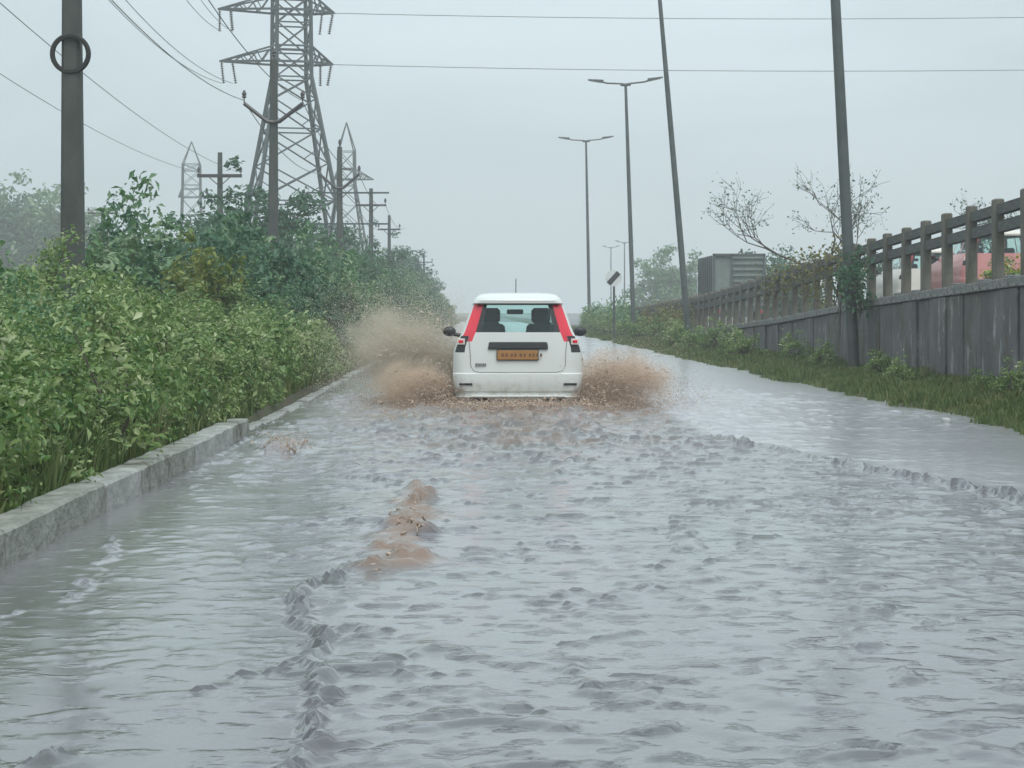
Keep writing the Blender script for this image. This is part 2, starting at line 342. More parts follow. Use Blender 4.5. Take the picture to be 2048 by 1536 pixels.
# ------------------------------------------------------------------ the setting: ground, road, water
KX = -2.15                      # road-side face of the kerb
def grid_mesh(name, xs, ys, zf):
    X, Y = np.meshgrid(xs, ys); Z = zf(X, Y); nx, ny = len(xs), len(ys)
    V = np.stack([X, Y, Z], -1).reshape(-1, 3)
    i = np.arange((ny-1)*(nx-1)); r = i//(nx-1); c = i % (nx-1); a = r*nx+c
    F = np.stack([a, a+1, a+nx+1, a+nx], -1)
    me = np_mesh(name, V, F); me.polygons.foreach_set('use_smooth', np.ones(len(F), dtype=bool)); return me

def ground_z(x, y):
    shore = 5.05+.5*(fbm(y*.35, x*0+3.1, 5)-.5)+.25*(vn(y*1.3, x*0+9, 8)-.5)
    left = sstep(KX-.08, KX-.22, x); right = sstep(shore-.55, shore+.45, x)
    z = -.27+left*(.36+.12*fbm(x*.6, y*.4, 2)+.12*sstep(-3, -9, x))
    z = z+right*(.33+.10*sstep(shore, 7, x)+.10*(fbm(x*1.4, y*.9, 4)-.5))
    far = sstep(140, 260, y)
    return z*(1-far)+far*np.where(left+right > .5, .15, .02)
xs = np.concatenate([[-1500, -600, -250, -120, -60, -30, -18], np.arange(-12, -3, .6), np.arange(-3, -2, .06), np.arange(-2, 4.4, .8), np.arange(4.4, 7.6, .12), [8, 10, 14, 20, 30, 60, 120, 250, 600, 1500]])
ys = np.concatenate([[-60, -20, 0], np.arange(4, 60, .35), np.arange(60, 160, 1.5), np.arange(160, 300, 10), [350, 450, 600, 900, 1500, 2600]])
tag(link('ground', grid_mesh('ground', xs, ys, ground_z), M['ground']), kind='structure')

tag(link('road', grid_mesh('road', np.linspace(KX+.0, 4.5, 8), np.concatenate([np.arange(-20, 160, 4), [200, 260, 400]]), lambda X, Y: -.262+.29*sstep(140, 260, Y)+.02*sstep(150, 260, Y)), M['road']), kind='structure')

# flood water with the wash of the car
CAR = Vector((.47, 24.7, 0))
def poly_dist(x, y, P):
    best = np.full(x.shape, 1e9)
    for (ax, ay), (bx, by) in zip(P[:-1], P[1:]):
        dx, dy = bx-ax, by-ay; t = np.clip(((x-ax)*dx+(y-ay)*dy)/(dx*dx+dy*dy), 0, 1)
        best = np.minimum(best, np.hypot(x-ax-t*dx, y-ay-t*dy))
    return best
def px2w(px, py): d = EYE*FPX/(py-625); return ((px-960)/FPX*d, d)
LINE_R = [px2w(*p) for p in ((1400, 874), (1560, 902), (1740, 940), (1900, 968), (2048, 1003), (2300, 1075))]
LINE_C = [px2w(*p) for p in ((770, 1128), (700, 1148), (640, 1165), (592, 1195), (600, 1240), (640, 1275), (622, 1320), (640, 1370), (640, 1430), (632, 1480), (590, 1540), (540, 1640))]
LINE_S = [px2w(*p) for p in ((622, 1318), (545, 1338), (480, 1354), (445, 1368), (375, 1390))]
LINE_L = [px2w(*p) for p in ((232, 1078), (205, 1130), (185, 1160), (130, 1200), (35, 1222), (-80, 1260))]
LINE_B = [px2w(*p) for p in ((150, 1500), (60, 1540), (-60, 1600))]
LINE_F = [px2w(*p) for p in ((1190, 898), (1100, 960), (820, 968), (700, 955))]
def line_side(x, y, P):         # > 0 to the right of the line, by interpolation in y
    P = sorted(P, key=lambda p: p[1]); return x-np.interp(y, [p[1] for p in P], [p[0] for p in P])
def water_fields(x, y):
    jx = x+.07*(vn(x*9, y*9, 31)-.5)+.05*(vn(x*21, y*21, 32)-.5); jy = y+.16*(vn(x*7+50, y*7, 33)-.5)
    right_quiet = sstep(-.05, .12, line_side(x, y, LINE_R))*sstep(24, 17, y)
    left_quiet = sstep(.02, -.18, line_side(x, y, LINE_C))*sstep(9.2, 8.4, y)
    left_quiet = np.maximum(left_quiet, sstep(-.9, -1.3, x)*sstep(15, 12, y))
    chop = (1-.80*right_quiet)*(1-.72*left_quiet)
    chop = chop*(1-.75*sstep(26, 32, y))
    # choppy cells: short steep crests with flat water in between
    n1 = fbm(jx*3.1, jy*2.6, 40, 3); n2 = vn(jx*6.3+.3*jy, jy*4.6, 50); n3 = vn(x*13, y*8.5, 60)
    crest = np.clip((n2-.60)/.40, 0, 1)**1.3*np.clip((n1-.36)*3, 0, 1.2)
    sp = np.clip((vn(jx*4.6, jy*4.0, 71)-.76)/.24, 0, 1)*np.clip(vn(x*15, y*9, 72)*1.8-.2, 0, 1)
    fl = .55*vn(jx*6.2+1.2*vn(x*2, y*2, 73), jy*9.5, 74)+.45*vn(jx*11+.8*vn(x*3, y*3, 78), jy*15, 79)+.16*(vn(x*18, y*17, 75)-.5)
    den = .575+.15*(fbm(x*.8, y*.5, 76, 2)-.5)*2
    fleck = np.clip((fl-den-.08)/.16, 0, 1)**.8
    h = chop*(.004*(n1-.5)+.009*crest+.002*(n3-.5)+.008*sp+.0165*fleck*(.4+.9*vn(x*3, y*3, 77)))
    h = h+.004*(vn(x*1.3, y*2.2, 80)-.5)
    # turbulent wake behind the car
    wk = sstep(12.0, 21.0, y)*sstep(27.5, 25.0, y)*np.exp(-((x-.45)/1.55)**2)
    t = fbm(jx*4.5, jy*3.0, 90, 3)
    h = h+wk*(.050*(t-.5)+.038*np.clip((n2-.55)*2.2, 0, 1)+.035*fleck)
    for cx in (-.16, 1.10):     # tyre tracks
        h = h+.020*np.exp(-((x-cx)/.22)**2)*sstep(9, 18, y)*sstep(25, 23, y)*(vn(x*8, y*4.5, 95)-.2)
    # travelling crests
    for P, a, wd, s in ((LINE_R, .050, .038, 1), (LINE_C, .034, .026, 2), (LINE_S, .024, .018, 3), (LINE_L, .015, .020, 4), (LINE_B, .026, .024, 5), (LINE_F, .022, .05, 6)):
        d = poly_dist(jx, jy, P); v = (.35+1.0*vn(x*5.5, y*4.5, 100+s))*(.45+.9*vn(x*17, y*9, 110+s))
        if s in (4, 5, 6): v = np.clip((v-.5)*2.0, 0, 1.4)
        h = h+a*v*np.exp(-(d/wd)**2.6)
    # muddy gush over a pothole, and a smaller one beside the kerb
    u = (y-8.85)/(12.8-8.85); cx = -.40-.05*np.sin(y*3.2)+.02*u+.08*(vn(y*6, x*0+4, 144)-.5); wd = .15*(1-.45*np.clip(u, 0, 1))
    wd = wd*(.65+.7*vn(y*4.5, x*0+2, 143)); gush = np.exp(-np.abs((x-cx)/wd)**3)*sstep(-.03, .06, u)*sstep(1.06, .9, u)
    rip = np.ones_like(x)
    for i in range(11):         # rows of thin crests, one behind the other
        yi = 8.95+i*.36; xi = -.40+.05*math.sin(i*2.1)+.015*i*.3; wi = .155-.008*i+.03*math.sin(i*3.7)
        c = np.exp(-((y-yi-.10*(vn(x*9, y*0+i, 160)-.5)-1.2*(x-xi)**2)/.055)**2)*np.exp(-np.abs((x-xi)/wi)**4)
        h = h+c*(.044+.014*(i > 6)+.018*math.sin(i*1.7))*(.35+1.1*vn(x*16, y*0+i*3, 161)); rip = np.minimum(rip, 1-c)
    h = h+gush*(.010+.022*(fbm(x*16, y*11, 120, 3)-.4))
    top_ = np.exp(-(((x+.40)/.075)**2+((y-12.75)/.16)**2)); h = h+top_*.075*(.5+.9*vn(x*22, y*9, 162))
    hp = np.exp(-(np.abs((x+1.62)/.20)**2.5+np.abs((y-16.6)/.35)**2.5))
    h = h+hp*(.085+.16*(fbm(x*9, y*7, 130, 3)-.5))
    hp2 = np.exp(-(((x-.24)/.13)**2+((y-17.9)/.4)**2)); h = h+hp2*.06
    mud = np.clip(gush*(.62+.5*vn(x*12, y*9, 140))+.8*(1-rip)*(.4+.8*vn(x*9, y*5, 145))+top_, 0, .95)
    mud = np.maximum(mud, np.clip(1.1*hp*(.3+vn(x*7, y*7, 141)), 0, .8))
    near = sstep(17.5, 23.5, y)*sstep(29, 26, y)*np.exp(-((x-.45)/2.1)**2)
    mud = np.maximum(mud, np.clip(near*(.25+1.1*fbm(x*4, y*2, 150, 3)), 0, 1))
    mud = np.maximum(mud, np.clip(wk*(1.9*fbm(x*3.2, y*1.6, 151, 3)-.35), 0, .85))
    mud = np.maximum(mud, .6*hp2)
    return h, mud, chop
ys = [3.2]
while ys[-1] < 300: ys.append(ys[-1]+max(.014, ys[-1]*.0036 if ys[-1] < 30 else ys[-1]*.012))
ys = np.array(ys)
xs = np.concatenate([np.arange(KX-.15, 3.9, .020), np.arange(3.9, 6.4, .08)])
X, Y = np.meshgrid(xs, ys); H, MUD, CHOP = water_fields(X, Y)
H = H*sstep(70, 40, Y)
wm = grid_mesh('water', xs, ys, lambda a, b: H)
am = wm.attributes.new('mud', 'FLOAT', 'POINT'); am.data.foreach_set('value', MUD.ravel().astype(np.float32))
ac = wm.attributes.new('chop', 'FLOAT', 'POINT'); ac.data.foreach_set('value', np.clip(CHOP, 0, 1).ravel().astype(np.float32))
SKY_SHEEN = sstep(.0, .25, line_side(X, Y, LINE_R))*(.55+.45*fbm(X*.7, Y*.3, 201, 3)); SKY_SHEEN = np.maximum(SKY_SHEEN, .45*sstep(-.9, -2.0, X)*fbm(X*.9, Y*.5, 202, 3)*2*.6)  # where sky reflection is painted on: right strip, and fainter along the kerb
as_ = wm.attributes.new('sky_sheen', 'FLOAT', 'POINT'); as_.data.foreach_set('value', np.clip(SKY_SHEEN, 0, 1).ravel().astype(np.float32))
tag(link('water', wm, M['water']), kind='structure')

# ------------------------------------------------------------------ kerb: stones laid end to end
kr = empty('kerb', (KX, 5, 0)); tag(kr, kind='structure')
def kerb_stone(y0, y1, top, m, dx=0, rot=0, broken=False):
    L_ = y1-y0; mb = MB(); nseg = 6; wdt = .20
    rows = []
    for i in range(nseg+1):
        t = i/nseg; yy = -L_/2+L_*t
        j = lambda a: random.uniform(-a, a)
        tz = top+j(.003)-(.10*t*t if broken else 0)
        rows.append([(-wdt, yy, -.27), (-wdt+j(.003), yy, tz-.012+j(.003)), (-wdt+.015+j(.004), yy, tz+j(.002)), (-.018+j(.004), yy, tz+j(.002)), (-.002+j(.003), yy, tz-.016+j(.004)), (.010+j(.002), yy, -.27)])
    k = 6
    for r in rows: mb.v += r
    for i in range(nseg):
        for j_ in range(k):
            a = i*k+j_; b = i*k+(j_+1) % k; mb.f.append([a, b, b+k, a+k])
    mb.f.append(list(range(k))); mb.f.append(list(reversed(range(nseg*k, nseg*k+k))))
    o = mb.build('kerb_stone', m, kr); o.location = (dx, (y0+y1)/2-5, 0); o.rotation_euler = (random.uniform(-.003, .003), random.uniform(-.01, .01), rot)
y = 3.0
while y < 18.6:
    L_ = random.choice((1.18, 1.2, 1.22)); y1 = min(y+L_, 18.75)
    kerb_stone(y+.006, y1-.012, .170+random.uniform(-.006, .006), M['kerb'] if random.random() < .35 else M['kerb_old'], random.uniform(-.008, .008), random.uniform(-.004, .004), broken=(y1 >= 18.7))
    y = y1
y = 19.3
while y < 62:
    kerb_stone(y+.006, y+1.19,   .030+random.uniform(-.012, .012)+.05*min(1, max(0, (y-26)/15)), M['kerb'], random.uniform(-.10, -.02), random.uniform(-.02, .02)); y += 1.2

# ------------------------------------------------------------------ raised highway: retaining wall, parapet, deck
WX = 7.0
def deck(y): return float(np.interp(y, [0, 15, 26, 36, 47, 64, 90, 130, 200, 400], [1.92, 1.79, 1.62, 1.38, 1.02, .59, .26, .16, .12, .1]))
ww = empty('retaining_wall', (WX, 70, 0)); tag(ww, 'long grey retaining wall with lime streaks below the highway parapet', 'wall')
y = 14.0
while y < 132:
    L_ = 1.0 if y < 60 else 2.0 if y < 90 else 4.0; y1 = y+L_; a, b = deck(y), deck(y1); o_ = random.uniform(-.03, .03)
    x0, x1 = o_, .34
    pts = [(x0+.006, y+.012-70, -.4), (x1, y+.012-70, -.4), (x1, y1-.012-70, -.4), (x0-.004, y1-.012-70, -.4), (x0, y+.012-70, a-.14), (x1, y+.012-70, a-.14), (x1, y1-.012-70, b-.14), (x0, y1-.012-70, b-.14)]
    MB().hexa(pts).build('wall_panel', M['wall'], ww, bevel=.008); y = y1
# a dark backing behind the panel joints
bk = MB(); yy = np.concatenate([np.arange(13, 132, 6), [132]])
for p, q in zip(yy[:-1], yy[1:]): bk.hexa([(.06, p-70, -.4), (.3, p-70, -.4), (.3, q-70, -.4), (.06, q-70, -.4), (.06, p-70, deck(p)-.16), (.3, p-70, deck(p)-.16), (.3, q-70, deck(q)-.16), (.06, q-70, deck(q)-.16)])
bk.build('wall_backing', M['rail'], ww)
pr = empty('parapet', (WX, 70, 0)); tag(pr, 'concrete post and rail parapet along the top of the retaining wall', 'parapet')
post_me = MB().box((0, 0, .53), (.13, .25, 1.30)).mesh('post', bevel=.018); post_me.materials.append(M['post'])
y = 14.3; k = 0
PY = []
while y < 131: PY.append(y); y += 1.5
for y in PY:
    o = link('post', post_me, None, pr); o.location = (.20, y-70, deck(y)-.02+random.uniform(-.015, .015)); o.rotation_euler = (random.uniform(-.012, .012), random.uniform(-.012, .012), random.uniform(-.03, .03))
for a, b in zip(PY[:-1], PY[1:]):
    for hz, t in ((1.00, .14), (.76, .15)):
        bar(pr, (.22, a+.11-70, deck(a)+hz), (.22, b-.11-70, deck(b)+hz), .12, 'rail', M['rail'], t)
for i, (a, b) in enumerate(zip(PY[:-1], PY[1:])):
    MB().hexa([(-.05, a+.01-70, deck(a)-.13), (.45, a+.01-70, deck(a)-.13), (.45, b-.01-70, deck(b)-.13), (-.05, b-.01-70, deck(b)-.13), (-.05, a+.01-70, deck(a)+.0), (.45, a+.01-70, deck(a)+.0), (.45, b-.01-70, deck(b)+.0), (-.05, b-.01-70, deck(b)+.0)]).build('coping_stone', M['coping'], pr, bevel=.01)
    if random.random() < .75 and a < 70: # painted kerb blocks standing behind the posts
        MB().box((.62, (a+b)/2-70+random.uniform(-.1, .1), (deck(a)+deck(b))/2+.03), (.16, random.uniform(.5, 1.0), .2)).build('kerb_block', M['coping'], pr, bevel=.02)
hw_y = np.concatenate([[-30], np.arange(0, 200, 5), [250, 400, 700]])
def hw_z(X, Y): return np.interp(Y, [-30, 0, 15, 26, 36, 47, 64, 90, 130, 200, 700], [1.95, 1.92, 1.79, 1.62, 1.38, 1.02, .59, .26, .20, .22, .22])-.03
tag(link('highway', grid_mesh('highway', np.array([WX+.36, 9, 14, 22]), hw_y, hw_z), M['road']), kind='structure')
def bank_z(X, Y): return np.where(X < 22.1, hw_z(X, Y)-.01, np.where(X < 30, .3, .3))
tag(link('embankment', grid_mesh('embankment', np.array([22, 23.5, 28]), hw_y, lambda X, Y: np.where(X < 22.5, hw_z(X, Y)-.01, np.where(X < 25, hw_z(X, Y)*.5, .16))), M['ground']), kind='structure')

# ------------------------------------------------------------------ lattice towers
def tower(name, base, rz, Hh, label, waist=15.0, hb=3.7, hw=1.05, arms=((15.9, 4.3, 2.5), (19.0, 4.4, 2.6), (22.2, 4.2, 2.6)), th=.15, panels=7, group=None, insul=True, sub=True):
    t = empty(name, base, rz); tag(t, label, 'pylon', group)
    def half(z): return hb+(hw-hb)*min(1, z/waist)**.92 if z <= waist else hw*(1-.12*(z-waist)/(Hh-waist))
    zs = [waist*(1-(1-i/panels)**1.25) for i in range(panels+1)]
    z = waist; top = Hh-2.6
    while z < top-.6: z += 1.62; zs.append(min(z, top))
    C4 = ((-1, -1), (1, -1), (1, 1), (-1, 1))
    P = lambda c, z: (c[0]*half(z), c[1]*half(z), z)
    for c in C4:
        bar(t, (c[0]*hb, c[1]*hb, -.3), P(c, waist), th*1.25, 'leg', M['steel']); bar(t, P(c, waist), P(c, top), th*1.1, 'leg', M['steel'])
        bar(t, P(c, top), (0, 0, Hh), th*.8, 'peak_member', M['steel'])
    for i in range(len(zs)-1):
        a, b = zs[i], zs[i+1]
        for k in range(4):
            c, d = C4[k], C4[(k+1) % 4]
            bar(t, P(c, a), P(d, b), th*.55, 'brace', M['steel']); bar(t, P(d, a), P(c, b), th*.55, 'brace', M['steel'])
            if i % 2 == 0 or a >= waist: bar(t, P(c, b), P(d, b), th*.55, 'strut', M['steel'])
            if sub and b <= waist and b-a > 1.4:     # secondary redundant members
                m_ = (a+b)/2; u = Vector(P(c, m_)); v = Vector(P(d, m_)); w_ = (u+v)/2
                bar(t, u, (Vector(P(c, a))*.75+Vector(P(d, b))*.25), th*.38, 'brace', M['steel']); bar(t, v, (Vector(P(d, a))*.75+Vector(P(c, b))*.25), th*.38, 'brace', M['steel'])
    for z, l, r in arms:
        for s, ln in ((-1, l), (1, r)):
            tip = Vector((s*ln, 0, z))
            for e in (-1, 1):
                lo = Vector((s*hw, e*hw, z)); up = Vector((s*hw, e*hw, z+.95))
                bar(t, lo, tip, th*.8, 'arm', M['steel']); bar(t, up, tip, th*.65, 'arm', M['steel'])
                for f in (.25, .5, .75):
                    bar(t, lo.lerp(tip, f), up.lerp(tip, max(0, f-.18)), th*.4, 'brace', M['steel'])
                    bar(t, lo.lerp(tip, f), up.lerp(tip, min(1, f+.1)), th*.4, 'brace', M['steel'])
            for f in (.3, .6): bar(t, Vector((s*hw, -hw, z)).lerp(tip, f), Vector((s*hw, hw, z)).lerp(tip, f), th*.4, 'brace', M['steel'])
            if insul:
                for dx in (.1, .75):
                    mb = MB(); L_ = 1.25
                    prof = [(.02, 0)]
                    for q in range(9): zz = -.12-q*L_/9; prof += [(.03, zz+.05), (.12, zz), (.03, zz-.04)]
                    mb.lathe(prof, 7); o = mb.build('insulator', M['rust'], t); o.location = tip-Vector((s*dx, 0, .05)); o.rotation_euler = (random.uniform(-.25, .25), s*random.uniform(0, .2), 0)
        for e in (-1, 1): bar(t, (-hw, e*hw, z), (hw, e*hw, z), th*.9, 'strut', M['steel']); bar(t, (-hw, e*hw, z+.95), (hw, e*hw, z+.95), th*.7, 'strut', M['steel'])
    return t
TD = 120; tb = at(583, 625, TD); tw_rz = R(14)
tower('transmission_tower', (tb.x, TD, .2), tw_rz, 27, 'tall dark steel lattice transmission tower standing behind the V-arm pole')
g2 = at(693, 625, 190)
tower('transmission_tower', (g2.x, 190, .2), R(10), 19.0, 'slim hazy lattice tower with thin arms, partly behind a concrete pole', waist=13, hb=2.9, hw=.8, arms=((13.6, 1.2, 2.6),), th=.11, panels=5, insul=False, sub=False)
g3 = at(383, 625, 230)
tower('transmission_tower', (g3.x, 230, .2), R(4), 20.6, 'small pale lattice tower fading into the haze behind the cross-arm pole', waist=14, hb=1.5, hw=1.05, arms=((11.2, 1.6, 1.6), (14.2, 1.5, 1.5)), th=.11, panels=4, insul=False, sub=False)

# ------------------------------------------------------------------ concrete electricity poles along the left bank
def conc_pole(name, base, h, label, r0=.16, r1=.10, lean=0):
    t = empty(name, base); tag(t, label, 'utility pole'); t.rotation_euler = (0, lean, 0)
    mb = MB(); k = 5
    rows = [(-.3, r0), (h*.3, r0*.92+r1*.08), (h*.65, (r0+r1)/2), (h, r1)]
    for z, r in rows:
        c = r*.35
        for x, y in ((-r, -r+c), (-r+c, -r), (r-c, -r), (r, -r+c), (r, r-c), (r-c, r), (-r+c, r), (-r, r-c)): mb.v.append((x, y, z))
    for i in range(3):
        for j in range(8): a = i*8+j; b = i*8+(j+1) % 8; mb.f.append([a, b, b+8, a+8])
    mb.f.append([24+j for j in range(8)])
    mb.build('shaft', M['conc_pole'], t); return t
def pin(parent, p):
    MB().tube([Vector(p)-Vector((0, 0, .05)), Vector(p)+Vector((0, 0, .14))], .018, 5).lathe([(.03, .10), (.075, .13), (.05, .18), (.075, .22), (.05, .28), (.02, .34)], 8, c=p).build('insulator', M['rust'], parent)
def vee(t, z, sp=.95, rise=.62):
    for s in (-1, 1):
        MB().tube([(0, -.14, z), (s*.18, -.14, z+.02), (s*sp, -.14, z+rise)], .065, 6).build('v_arm', M['rust'], t); pin(t, (s*sp, -.14, z+rise+.05))
def cross(t, z, sp, n=2, tk=.11):
    MB().box((0, -.13, z), (sp*2, tk, tk)).build('cross_arm', M['rust'], t)
    for s in (-1, 1): pin(t, (s*(sp-.06), -.13, z+.05))
    for s in (-1, 1): MB().tube([(s*sp*.5, -.13, z-.03), (0, -.13, z-.45)], .02, 4).build('stay', M['rust'], t)
m_ = mat('stained_pole_concrete', (.042, .052, .048), (.085, .09, .08), .85, 3, stretch=(1, 1, .35), bump=.3); nt = m_.node_tree; b = nt.nodes['Principled BSDF']; src = b.inputs['Base Color'].links[0].from_socket
tcn = nt.nodes.new('ShaderNodeTexCoord'); sx = nt.nodes.new('ShaderNodeSeparateXYZ'); nt.links.new(tcn.outputs['Object'], sx.inputs[0])
mr = nt.nodes.new('ShaderNodeMapRange'); mr.inputs['From Min'].default_value = 3.1; mr.inputs['From Max'].default_value = 2.1; nt.links.new(sx.outputs['Z'], mr.inputs['Value'])
xx_ = nt.nodes.new('ShaderNodeMix'); xx_.data_type = 'RGBA'; xx_.inputs['B'].default_value = (.125, .082, .068, 1); nt.links.new(mr.outputs[0], xx_.inputs['Factor']); nt.links.new(src, xx_.inputs['A']); nt.links.new(xx_.outputs['Result'], b.inputs['Base Color'])
M['stained_pole'] = m_
PX = -6.1; PH = 7.4+EYE
pA = conc_pole('concrete_pole', (PX, 30, 0), 8.8, 'near concrete power pole with a black tyre ring hung round it', .165, .105, R(-.2)); vee(pA, 6.9); pA.children[0].data.materials[0] = M['stained_pole']
pB = conc_pole('concrete_pole', (PX-.02, 59, 0), 8.6, 'concrete power pole with a V-shaped arm in front of the big lattice tower', .155, .10, R(.3)); vee(pB, 6.75, .86, .55); pin(pB, (0, 0, 8.6))
pC = conc_pole('concrete_pole', (PX, 87, 0), 8.35, 'concrete pole with a V-shaped arm and thin cross bars, beyond the lattice tower foot', .15, .10); vee(pC, 6.55, .85, .6); pin(pC, (0, 0, 8.35))
for z in (6.35, 5.0): MB().box((.35, -.12, z), (3.6, .07, .07)).build('cross_arm', M['steel'], pC)
pD = conc_pole('concrete_pole', (PX, 112, 0), 8.1, 'concrete pole with one straight cross-arm rising from the dark thicket', .15, .10); cross(pD, 7.15, .86)
pE = conc_pole('concrete_pole', (PX-.3, 141, 0), 8.0, 'far concrete pole with a short cross-arm near the end of the thicket', .14, .10); cross(pE, 7.0, .8)
pG = conc_pole('concrete_pole', (PX+.35, 205, 0), 7.3, 'farthest thin pole above the hazy end of the thicket', .13, .09); cross(pG, 6.3, .9); cross(pG, 5.2, .9)
b_ = at(440, 625, 85); pF = conc_pole('concrete_pole', (b_.x, 85, .2), 7.75, 'dark pole with a long and a short cross-arm beside the small pale tower', .16, .09); cross(pF, 6.75, .95, tk=.14); MB().box((-.05, -.13, 5.85), (1.2, .1, .1)).build('cross_arm', M['rust'], pF)
for s in (-.55, .5): pin(pF, (s, -.13, 5.9))
b_ = at(205, 625, 140); pH = conc_pole('concrete_pole', (b_.x, 140, .2), 8.3, 'low cross-arm pole just showing above the bushes behind the near pole', .14, .1); cross(pH, 7.9, 1.0)
# tyre ring on the near pole
tz = EYE+(625-110)/FPX*30
ty = MB(); path = [(.245*math.cos(a), 0, .245*math.sin(a)) for a in np.linspace(0, 2*math.pi, 33)]
ty.lathe([(.24, -.05), (.285, -.055), (.305, -.02), (.305, .02), (.285, .055), (.24, .05), (.235, 0), (.24, -.05)], 32, 'y')
o = ty.build('tyre_ring', M['rubber'], None, True); o.location = (PX-.015, 29.86, tz); o.rotation_euler = (R(4), 0, 0)
tag(o, 'black ring like an old tyre hanging on the near concrete power pole', 'tyre')

def wire(pts, r, label, group, name='overhead_wire'):
    cu = bpy.data.curves.new(name, 'CURVE'); cu.dimensions = '3D'; cu.bevel_depth = r; cu.bevel_resolution = 1
    sp = cu.splines.new('POLY'); sp.points.add(len(pts)-1)
    for p, q in zip(sp.points, pts): p.co = (*q, 1)
    o0 = bpy.data.objects.new('tmp', cu); COL.objects.link(o0)
    me = bpy.data.meshes.new_from_object(o0.evaluated_get(bpy.context.evaluated_depsgraph_get())); COL.objects.unlink(o0); bpy.data.objects.remove(o0)
    me.materials.clear(); o = link(name, me, M['wire']); tag(o, label, 'wire', group); return o
def sag(a, b, s, n=28):
    a, b = Vector(a), Vector(b); return [a.lerp(b, t)-Vector((0, 0, s*4*t*(1-t))) for t in np.linspace(0, 1, n)]
lineL = 'sagging conductor strung between the concrete power poles on the left bank'
tips = [(-.95, 7.62, 30), (-.86, 7.4, 59), (-.85, 7.2, 87), (-.8, 7.2, 112), (-.8, 7.1, 141)]
back = (PX, 2, 0)
for s in (-1, 1):
    prev = Vector((PX+s*.95, 1, 7.7))
    for dx, z, y in tips:
        p = Vector((PX-s*dx, y-.14, z)); wire(sag(prev, p, .55), .011 if y < 70 else .014, lineL, 'conductors of the pole line'); prev = p
for s in (-1, 1): wire(sag((-8.2+s*.9, 12, 7.2), (pF.location.x+s*.9, 85, 7.1), .9), .008, 'sagging conductor running to the dark pole with two cross-arms', 'conductors to the two-arm pole')
Rt = Matrix.Rotation(tw_rz, 3, 'Z')
def arm_tip(x, z): return Vector((tb.x, TD, .2))+Rt @ Vector((x, 0, z))
for z, xr, yr in ((15.9, 2450, 133), (19.0, 2450, 27)):
    wire(sag(arm_tip(2.55, z), at(xr, yr, 132), .35), .022, 'long high conductor crossing the sky from the lattice tower over the highway', 'conductors crossing the sky')
for z, px_, py_, d in ((15.9, 60, -190, 70), (19.0, 230, -260, 75), (22.2, 350, -420, 78)):
    for dx in (0, 2.3):
        q = at(px_+dx*18, py_, d); wire(sag(arm_tip(-4.2+dx*.3, z-1.3), q, 1.1), .018, 'sagging conductor from the left arms of the big lattice tower', 'conductors on the left tower arms')

# ------------------------------------------------------------------ street lamps
def street_lamp(base, h, lean, label, arms=True, span=1.5, r0=.105, r1=.06):
    t = empty('street_lamp', base); tag(t, label, 'street lamp'); t.rotation_euler = (0, lean, 0)
    MB().tube([(0, 0, -.3), (0, 0, h*.35), (0, 0, h*.7), (0, 0, h)], [r0, r0*.86+r1*.14, (r0+r1)/2, r1], 10).build('pole', M['lamp_pole'], t, True)
    MB().box((0, 0, .02), (.36, .36, .04)).build('base_plate', M['lamp_dark'], t)
    MB().tube([(-.22, 0, h-.02), (0, 0, h-.05), (.22, 0, h-.02)], .07, 8).build('bracket', M['lamp_pole'], t)
    for s in (-1, 1):
        MB().tube([(s*.1, 0, h), (s*span*.55, 0, h+.05), (s*span*.75, 0, h+.13)], .04, 6).build('arm', M['lamp_pole'], t)
        hd = MB(); x0, x1 = s*span*.66, s*span*1.12; z0 = h+.13
        hd.hexa([(x0, -.13, z0-.06), (x0, .13, z0-.06), (x1, .10, z0+.07), (x1, -.10, z0+.07), (x0, -.11, z0+.07), (x0, .11, z0+.07), (x1, .05, z0+.13), (x1, -.05, z0+.13)])
        l_ = hd.build('lamp_head', M['lamp_dark'], t, bevel=.012)
        MB().hexa([(x0+s*.08, -.1, z0-.062), (x0+s*.08, .1, z0-.062), (x1-s*.1, .08, z0+.03), (x1-s*.1, -.08, z0+.03), (x0+s*.08, -.1, z0-.03), (x0+s*.08, .1, z0-.03), (x1-s*.1, .08, z0+.05), (x1-s*.1, -.08, z0+.05)]).build('lens', M['lamp_lens'], l_)
    return t
LX = 6.66
street_lamp((LX+.02, 35.7, .1), 11.2, R(-2.9), 'thick lamp pole beside the parapet, rising out of view past the creeper')
street_lamp((LX, 63.6, .1), 11.6, R(-4.9), 'tall lamp pole leaning over the road, its head out of view')
street_lamp((LX, 86.5, .1), 10.95, R(-1.9), 'taller twin-arm street lamp next to the leaning pole', span=1.45)
street_lamp((LX, 121.5, .1), 11.5, R(-1.1), 'shorter-looking twin-arm street lamp farther down the verge by the white car', span=1.5)
for px_, py_, d in ((1222, 495, 260), (1249, 485, 235)):
    p = at(px_, 625, d); street_lamp((p.x, d, .2), (625-py_)/FPX*d+EYE-.2, 0, 'tiny far street lamp in the mist above the road sign', span=1.0, r0=.09, r1=.06)['group'] = 'far lamps in the mist'

# ------------------------------------------------------------------ road sign: white disc with a black diagonal band
sd = 80; sp_ = at(1228, 625, sd); sg = empty('road_sign', (sp_.x, sd, .1)); tag(sg, 'small round white road sign with a black diagonal band on a post', 'road sign')
MB().tube([(0, 0, -.2), (0, 0, 2.62)], .045, 8).build('post', M['lamp_dark'], sg)
MB().lathe([(.001, -.01), (.33, -.01), (.33, .01), (.001, .01)], 28, 'y', (-.02, -.06, 2.42)).build('disc', M['sign_white'], sg)
MB().box((-.02, -.077, 2.42), (.60, .008, .2), Matrix.Rotation(R(-48), 3, 'Y')).build('diagonal_band', M['sign_black'], sg)

